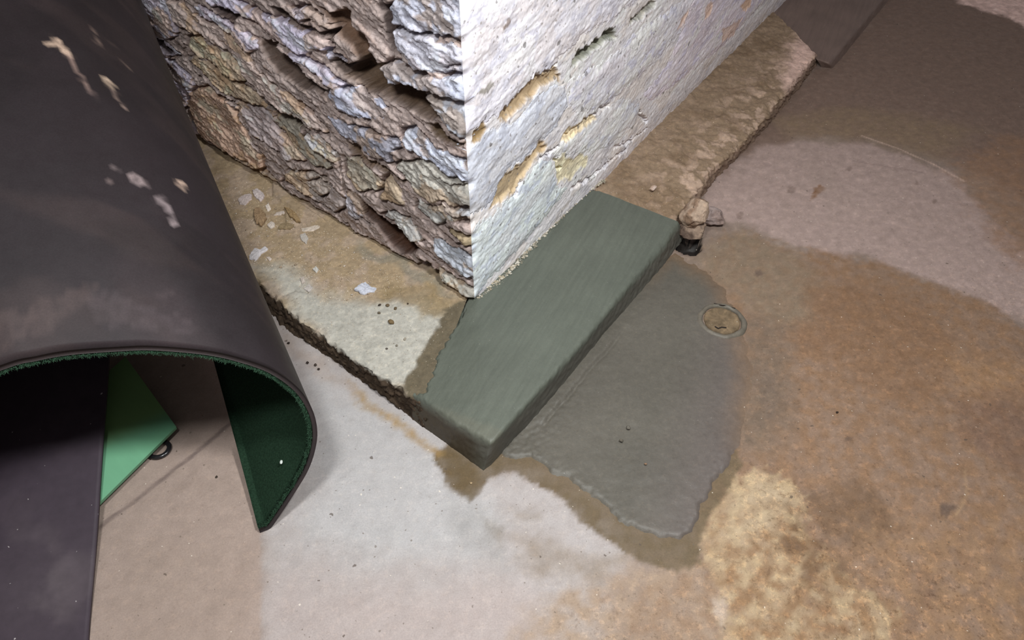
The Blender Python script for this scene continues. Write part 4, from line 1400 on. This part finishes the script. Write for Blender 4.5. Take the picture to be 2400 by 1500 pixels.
# ------------------------------------------------------------------ flat rubber sheet, green board, black ring
def build_sheet():
    nr, nc = 90, 60
    E0 = gz(203, 1560, .010)
    ed = []
    for (x, y, z) in [(200, 1640, .010), (205, 1500, .011), (215, 1380, .016), (227, 1240, .034), (236, 1100, .062), (246, 960, .096), (252, 870, .122), (256, 800, .140)]:
        ed.append(gz(x, y, z))
    E = catmull(ed, nr)
    V = []
    for i in range(nr):
        for j in range(nc):
            t = j / (nc - 1)
            p = E[i] + np.array([-0.44 * t, -0.05 * t, 0.012 * math.sin(t * 3.0)])
            V.append(p)
    V = np.array(V)
    V[:, 2] += 0.0012 * fbm(V[:, 0] * 6, V[:, 1] * 6, 3, 400)
    V2 = V.copy()
    V2[:, 2] -= 0.008
    n = nr * nc
    i = np.arange(n).reshape(nr, nc)
    F1 = grid_faces(nr, nc)

    def strip(a):
        return np.stack([a[:-1], a[1:], a[1:] + n, a[:-1] + n], 1)
    F = np.vstack([F1, F1[:, ::-1] + n, strip(i[0])[:, ::-1], strip(i[-1]), strip(i[:, 0]), strip(i[:, -1])[:, ::-1]])
    x, y = V[:, 0], V[:, 1]
    C = np.ones((n, 3)) * lin((60, 50, 59))
    d = sst(fbm(x * 7, y * 7, 4, 401), 0.0, 0.5)[:, None]
    c0 = gz(75, 1400, .012)
    near = np.exp(-(((x - c0[0]) ** 2 + (y - c0[1]) ** 2) / 0.012))[:, None]
    C = C * (1 - 0.3 * d) + lin((72, 61, 68)) * 0.3 * d
    C = C * (1 - 0.5 * near * (0.4 + d)) + lin((98, 88, 92)) * 0.5 * near * (0.4 + d)
    C2 = np.vstack([C, C * 0.8])
    o = link('rubber_sheet', mesh_np('rubber_sheet', np.vstack([V, V2]), F, C2), M_sheet)
    return o


M_sheet = mat_vc('dusty_rubber', rough=0.6, spec=0.35, fine=(40, 0.14), bump=(500, 0.15, 0.0006),
                 speck=[(38, 0.045, (0.55, 0.5, 0.5), 0.75), (60, 0.03, (0.5, 0.45, 0.45), 0.5)])
shobj = build_sheet()
tag(shobj, 'flat dark rubber sheet speckled with dust, running out from under the curled mat', 'rubber sheet')


def build_board():
    r = gz(413, 1000, .030)
    t = gz(294, 836, .075)
    l = gz(225, 1186, .030)
    l = l + (l - r) * 0.35
    q4 = t + (l - r) * 1.0
    nn = 24
    V, C = [], []
    for i in range(nn):
        for j in range(nn):
            a, b = i / (nn - 1), j / (nn - 1)
            V.append((r * (1 - a) + l * a) * (1 - b) + (t * (1 - a) + q4 * a) * b)
    V = np.array(V)
    nrm = np.cross(l - r, t - r)
    nrm /= np.linalg.norm(nrm)
    if nrm[2] < 0:
        nrm = -nrm
    n = nn * nn
    V2 = V - nrm * 0.010
    i = np.arange(n).reshape(nn, nn)
    F1 = grid_faces(nn, nn)

    def strip(a):
        return np.stack([a[:-1], a[1:], a[1:] + n, a[:-1] + n], 1)
    F = np.vstack([F1[:, ::-1], F1 + n, strip(i[0]), strip(i[-1])[:, ::-1], strip(i[:, 0])[:, ::-1], strip(i[:, -1])])
    aa = np.repeat(np.linspace(0, 1, nn), nn)
    bb = np.tile(np.linspace(0, 1, nn), nn)
    g1, g2 = lin((104, 158, 124)), lin((112, 146, 94))
    w = sst(bb * 0.9 - aa * 0.5 + 0.25, 0.3, 0.5)[:, None]
    C = g1 * (1 - w) + g2 * w
    o = link('board', mesh_np('board', np.vstack([V, V2]), F, np.vstack([C, C * .9]), smooth=False), M_board)
    return o


tag(build_board(), 'pale green painted board lying under the dark sheet inside the curled mat', 'board')


def build_ring():
    c = gz(372, 1052, .007)
    V, F = [], []
    ns, nt_ = 40, 10
    for i in range(ns):
        a = 2 * math.pi * i / ns
        for j in range(nt_):
            b = 2 * math.pi * j / nt_
            r = 0.021 + 0.0052 * math.cos(b)
            V.append((r * math.cos(a) * 1.05, r * math.sin(a) * 1.0, 0.0045 * math.sin(b)))
    for i in range(ns):
        for j in range(nt_):
            F.append((i * nt_ + j, ((i + 1) % ns) * nt_ + j, ((i + 1) % ns) * nt_ + (j + 1) % nt_, i * nt_ + (j + 1) % nt_))
    o = link('plastic_ring', mesh_np('plastic_ring', np.array(V), F), M_gloss, loc=(c[0], c[1], 0.0055))
    return o


tag(build_ring(), 'small glossy black ring on the floor, half hidden by the green board', 'ring')

# ------------------------------------------------------------------ flakes, pebbles and crumbs
def top_z(x, y):
    """height of the left footing near a point"""
    dg = bpy.context.evaluated_depsgraph_get()
    h = t1.ray_cast(Vector((x, y, 1.0)), Vector((0, 0, -1)))
    if h[0]:
        return h[1].z
    return 0.0


bpy.context.view_layer.update()


def flake(outline, z0, th, col, seed, name='plaster_flake', tilt=0.0):
    P = np.array([gz(*p, z0)[:2] for p in outline])
    c = P.mean(0)
    zt = top_z(*c)
    zt = zt if zt > 0 else z0
    Q = np.array([gz(*p, zt)[:2] for p in outline])
    c = Q.mean(0)
    Q = resample(np.vstack([Q, Q[:1]]), 29)[:-1] - c
    rs = np.random.RandomState(seed)
    Q *= (1 + 0.05 * rs.normal(size=(len(Q), 1)))
    n = len(Q)
    V = []
    for (s, z) in [(0.98, 0.0), (1.0, th * .5), (0.95, th * .9), (0.72, th), (0.4, th * 1.05), (0.12, th * 1.1)]:
        for k in range(n):
            V.append((Q[k, 0] * s, Q[k, 1] * s, z + rs.uniform(-.1, .1) * th * (z > 0) + tilt * Q[k, 0] * (z > 0)))
    F = [tuple(range(n))[::-1]]
    for r in range(5):
        for k in range(n):
            F.append((r * n + k, r * n + (k + 1) % n, (r + 1) * n + (k + 1) % n, (r + 1) * n + k))
    F.append(tuple(5 * n + k for k in range(n)))
    V = np.array(V)
    al = albedo(col, (c[0], c[1], zt))
    C = np.clip(al * (1 + 0.12 * rs.normal(size=(len(V), 1))), 0.01, 0.9)
    return link(name, mesh_np(name, V, F, C, smooth=False), M_chip, loc=(c[0], c[1], zt - 0.0008))


FL = [
    ([(558, 468), (573, 458), (591, 455), (591, 468), (576, 482), (563, 480)], .006, (176, 162, 158), 'pale pinkish plaster flake beside the mat, left one of the top pair'),
    ([(592, 448), (606, 445), (620, 458), (619, 467), (610, 473), (598, 464)], .008, (182, 170, 168), 'grey plaster flake with a rounded edge, right one of the top pair'),
    ([(584, 601), (598, 582), (611, 587), (624, 577), (629, 587), (614, 595), (601, 613), (586, 609)], .005, (206, 200, 202), 'bright white two-lobed plaster flake close beside the curled mat'),
    ([(626, 529), (636, 521), (645, 525), (644, 533), (634, 537)], .006, (196, 184, 174), 'small round white plaster chip among the brown shards'),
    ([(641, 506), (649, 499), (667, 495), (672, 501), (657, 505)], .004, (184, 170, 160), 'thin pale plaster sliver lying above the brown shards'),
    ([(705, 538), (723, 534), (740, 529), (758, 527), (754, 535), (733, 543), (712, 544)], .004, (196, 182, 168), 'long ragged pale flake nearest the foot of the stone wall'),
    ([(703, 552), (715, 547), (724, 559), (718, 573), (707, 565)], .004, (186, 178, 170), 'upright pale flake just below the long ragged one'),
    ([(733, 633), (740, 626), (748, 633), (742, 642)], .006, (206, 202, 196), 'small white plaster cube-like chip in the middle of the footing'),
    ([(711, 678), (725, 667), (734, 676), (725, 686)], .005, (196, 188, 182), 'pale triangular flake at the crack near the footing edge'),
    ([(829, 681), (842, 670), (857, 663), (869, 673), (884, 678), (880, 686), (864, 687), (852, 693), (842, 685)], .006, (208, 210, 222), 'large bluish-white plaster flake in front of the wall corner'),
    ([(624, 604), (632, 603), (638, 608), (632, 613)], .004, (200, 186, 176), 'small white chip just right of the two-lobed flake'),
    ([(622, 484), (630, 478), (636, 492), (628, 498)], .005, (204, 192, 182), 'white chip just below the top pair of flakes'),
    ([(704, 653), (712, 650), (716, 662), (708, 666)], .005, (196, 184, 174), 'white chip between the crack and the middle of the footing'),
]
for i, (ol, th, col, lab) in enumerate(FL):
    o = flake(ol, .05, th, col, 500 + i, tilt=[.02, -.03, .0, .03][i % 4])
    tag(o, lab, 'plaster flake', 'plaster flakes on the footing')
SH = [
    ([(597, 491), (610, 490), (619, 499), (626, 516), (614, 531), (602, 526), (596, 508)], .009, (142, 118, 92), 'rounded brown stone shard bedded in the sand beside the mat'),
    ([(667, 488), (680, 492), (692, 501), (706, 521), (694, 521), (678, 508)], .010, (148, 124, 92), 'long slanting brown shard with a dark split beneath the wall'),
    ([(652, 537), (657, 527), (674, 524), (692, 529), (680, 538)], .006, (138, 120, 94), 'flat brown shard below the slanting one'),
]
for i, (ol, th, col, lab) in enumerate(SH):
    o = flake(ol, .05, th, col, 540 + i, name='stone_shard', tilt=.04)
    tag(o, lab, 'stone shard', 'brown shards on the footing')


def pebble(x, y, r, col, seed, name, z0=.05, el=1.0):
    p = gz(x, y, z0)
    zt = top_z(p[0], p[1])
    p = gz(x, y, zt)
    al = albedo(col, p)
    o = lump(name, (r, r * .8, r * .6 * el), seed, M_chip, al, al * .75, sub=2, rot=seed * 0.7)
    o.location = (p[0], p[1], zt - r * .12)
    return o


PB = [
    (917, 758, .0095, (150, 126, 92), 'largest tan pebble on the pale part of the footing'),
    (908, 717, .006, (132, 112, 86), 'olive-brown pebble, middle of the row nearest the wall corner'),
    (890, 716, .005, (84, 72, 62), 'dark grey pebble at the left end of the row near the wall corner'),
    (927, 724, .006, (126, 108, 84), 'brown pebble at the right end of the row near the wall corner'),
    (956, 713, .004, (92, 78, 64), 'tiny dark pebble alone right of the row near the wall corner'),
    (889, 735, .005, (120, 108, 92), 'grey-brown pebble above the largest tan pebble'),
    (906, 818, .004, (104, 96, 88), 'dark grit piece near the front rim of the pale footing, left one'),
    (949, 796, .005, (176, 166, 150), 'pale stone chip near the wet mortar rim'),
    (930, 811, .004, (150, 140, 126), 'beige grit piece between the dark one and the pale chip'),
]
for i, (x, y, r, col, lab) in enumerate(PB):
    tag(pebble(x, y, r, col, 560 + i, 'pebble'), lab, 'pebble', 'pebbles on the footing')
rs = np.random.RandomState(11)
# crumbs scattered over the sandy stretch: individuals, alike
zone = [(500, 400), (620, 440), (700, 500), (800, 560), (900, 620), (960, 680), (900, 700), (760, 720), (660, 640), (590, 620), (540, 500)]
ZP = np.array([gz(*p, .05)[:2] for p in zone])
protos = []
n_ = 0
while n_ < 70:
    x, y = rs.uniform(500, 960), rs.uniform(400, 720)
    p = gz(x, y, .05)
    if sdf(np.array([p[0]]), np.array([p[1]]), ZP)[0] > -0.01:
        continue
    r = rs.uniform(.0022, .0045)
    if len(protos) < 6:
        o = pebble(x, y, .0035, [(206, 192, 176), (196, 178, 158), (184, 162, 138)][len(protos) % 3], 600 + n_, 'plaster_crumb')
        protos.append(o)
    else:
        o = protos[n_ % 6].copy()
        COL.objects.link(o)
        zt = top_z(p[0], p[1])
        q = gz(x, y, zt)
        s = r / .0035
        o.scale = (s, s, s)
        o.rotation_euler = (0, 0, rs.uniform(0, 6))
        o.location = (q[0], q[1], zt - r * .1)
    tag(o, 'tiny pale plaster crumb on the sandy footing left of the wall corner', 'crumb', 'plaster crumbs on the footing')
    n_ += 1
# dark crumbs on the floor below the footing's edge
for i, (x, y, r) in enumerate([(677, 805, .004), (721, 851, .0045), (740, 856, .005), (747, 866, .004)]):
    p = gz(x, y, 0)
    o = lump('grit', (r, r * .8, r * .6), 700 + i, M_chip, lin((70, 60, 54)), lin((52, 44, 40)), sub=2, rot=i)
    o.location = (p[0], p[1], -0.0003)
    tag(o, ['dark grit piece on the floor, topmost, nearest the curled mat', 'dark upright grit piece, left of the three in front of the mat', 'dark grit piece, middle of the three in front of the mat', 'dark grit piece, lowest of the three in front of the mat'][i], 'grit', 'dark grit on the floor')
for i, (x, y, r, col, lab) in enumerate([(1104, 1133, .004, (206, 178, 140), 'tiny pale crumb on the damp brown stain below the step corner'),
                                         (1962, 967, .004, (60, 48, 42), 'black speck of grit on the brown floor right of the cement'),
                                         (1472, 1003, .0065, (126, 120, 110), 'grey grit bump in the cement patch, upper one'),
                                         (1456, 1034, .006, (126, 118, 106), 'grey grit bump in the cement patch, lower one'),
                                         (1513, 1088, .004, (160, 130, 106), 'tiny tan chip in the lower half of the cement patch'),
                                         (508, 1119, .004, (70, 60, 52), 'dark grit speck on the floor inside the curled mat')]):
    zz = .007 if 1400 < x < 1600 else 0.0
    p = gz(x, y, zz)
    al = albedo(col, p)
    o = lump('grit', (r, r * .8, r * .55), 720 + i, M_chip, al, al * .8, sub=2, rot=i)
    o.location = (p[0], p[1], zz - r * .1)
    tag(o, lab, 'grit', 'grit on floor and cement')

# loose sand and grains: beyond counting
gv, gf, gc = [], [], []
pal = [lin((214, 196, 172)), lin((190, 166, 136)), lin((150, 122, 92)), lin((226, 216, 202))]
cnt = 0
while cnt < 2600:
    x, y = rs.uniform(430, 1050), rs.uniform(340, 980)
    p = gz(x, y, .055)
    dz = sdf(np.array([p[0]]), np.array([p[1]]), ZP)[0]
    if dz > 0.0 and rs.rand() > 0.12:
        continue
    zt = top_z(p[0], p[1])
    if zt < .03:
        continue
    r = rs.uniform(.0006, .0016)
    k = len(gv)
    c = pal[rs.randint(4)]
    for dv in [(1, 0, 0), (-.5, .86, 0), (-.5, -.86, 0), (0, 0, 1.1)]:
        j = rs.uniform(.7, 1.2)
        gv.append((p[0] + r * dv[0] * j, p[1] + r * dv[1] * j, zt - .0002 + r * dv[2]))
        gc.append(c)
    gf += [(k, k + 1, k + 3), (k + 1, k + 2, k + 3), (k + 2, k, k + 3)]
    cnt += 1
o = link('loose_sand', mesh_np('loose_sand', np.array(gv), gf, np.array(gc), smooth=False), M_chip)
tag(o, 'pale loose sand and grit strewn over the left footing', 'sand', kind='stuff')
# ragged crumbs of lime along the joint between the right wall and the mortar step
cv, cf, cl = [], [], []
J = resample([gz(*p) for p in [(1120, 704, .088), (1160, 672, .087), (1200, 636, .086), (1260, 566, .081), (1327, 500, .076), (1380, 448, .072), (1420, 425, .07)]], 400)
for t_ in range(1300):
    b_ = J[rs.randint(400)]
    r = .0007 + .0042 * rs.rand() ** 3
    p = b_ + NORR * (rs.normal() * .004 - .004) + DIRR * rs.uniform(-.004, .004) + np.array([0, 0, rs.uniform(-.002, .004)])
    col_ = [lin((206, 200, 190)), lin((186, 178, 162)), lin((168, 156, 136)), lin((140, 134, 120))][rs.randint(4)]
    k = len(cv)
    for dv in [(1, 0, 0), (0, 1, 0), (-1, 0, 0), (0, -1, 0), (0, 0, 1), (0, 0, -1)]:
        j_ = r * rs.uniform(.5, 1.5)
        cv.append(tuple(p[q_] + dv[q_] * j_ for q_ in range(3)))
        cl.append(col_)
    for a_ in range(4):
        cf += [(k + a_, k + (a_ + 1) % 4, k + 4), (k + (a_ + 1) % 4, k + a_, k + 5)]
o = link('lime_crumbs', mesh_np('lime_crumbs', np.array(cv), cf, np.array(cl), smooth=False), M_chip)
tag(o, 'ragged line of pale lime crumbs where the white wall meets the wet mortar step', 'lime crumbs', kind='stuff')
# place the bit of fluff on the felt
fl_.location = Vector(mat_pos(offset_prof(PR, TH_R + TH_F), .05)[16]) + Vector((-.006, .0, .002))
tag(fl_, 'bit of white fluff stuck to the green felt inside the curled mat', 'fluff')
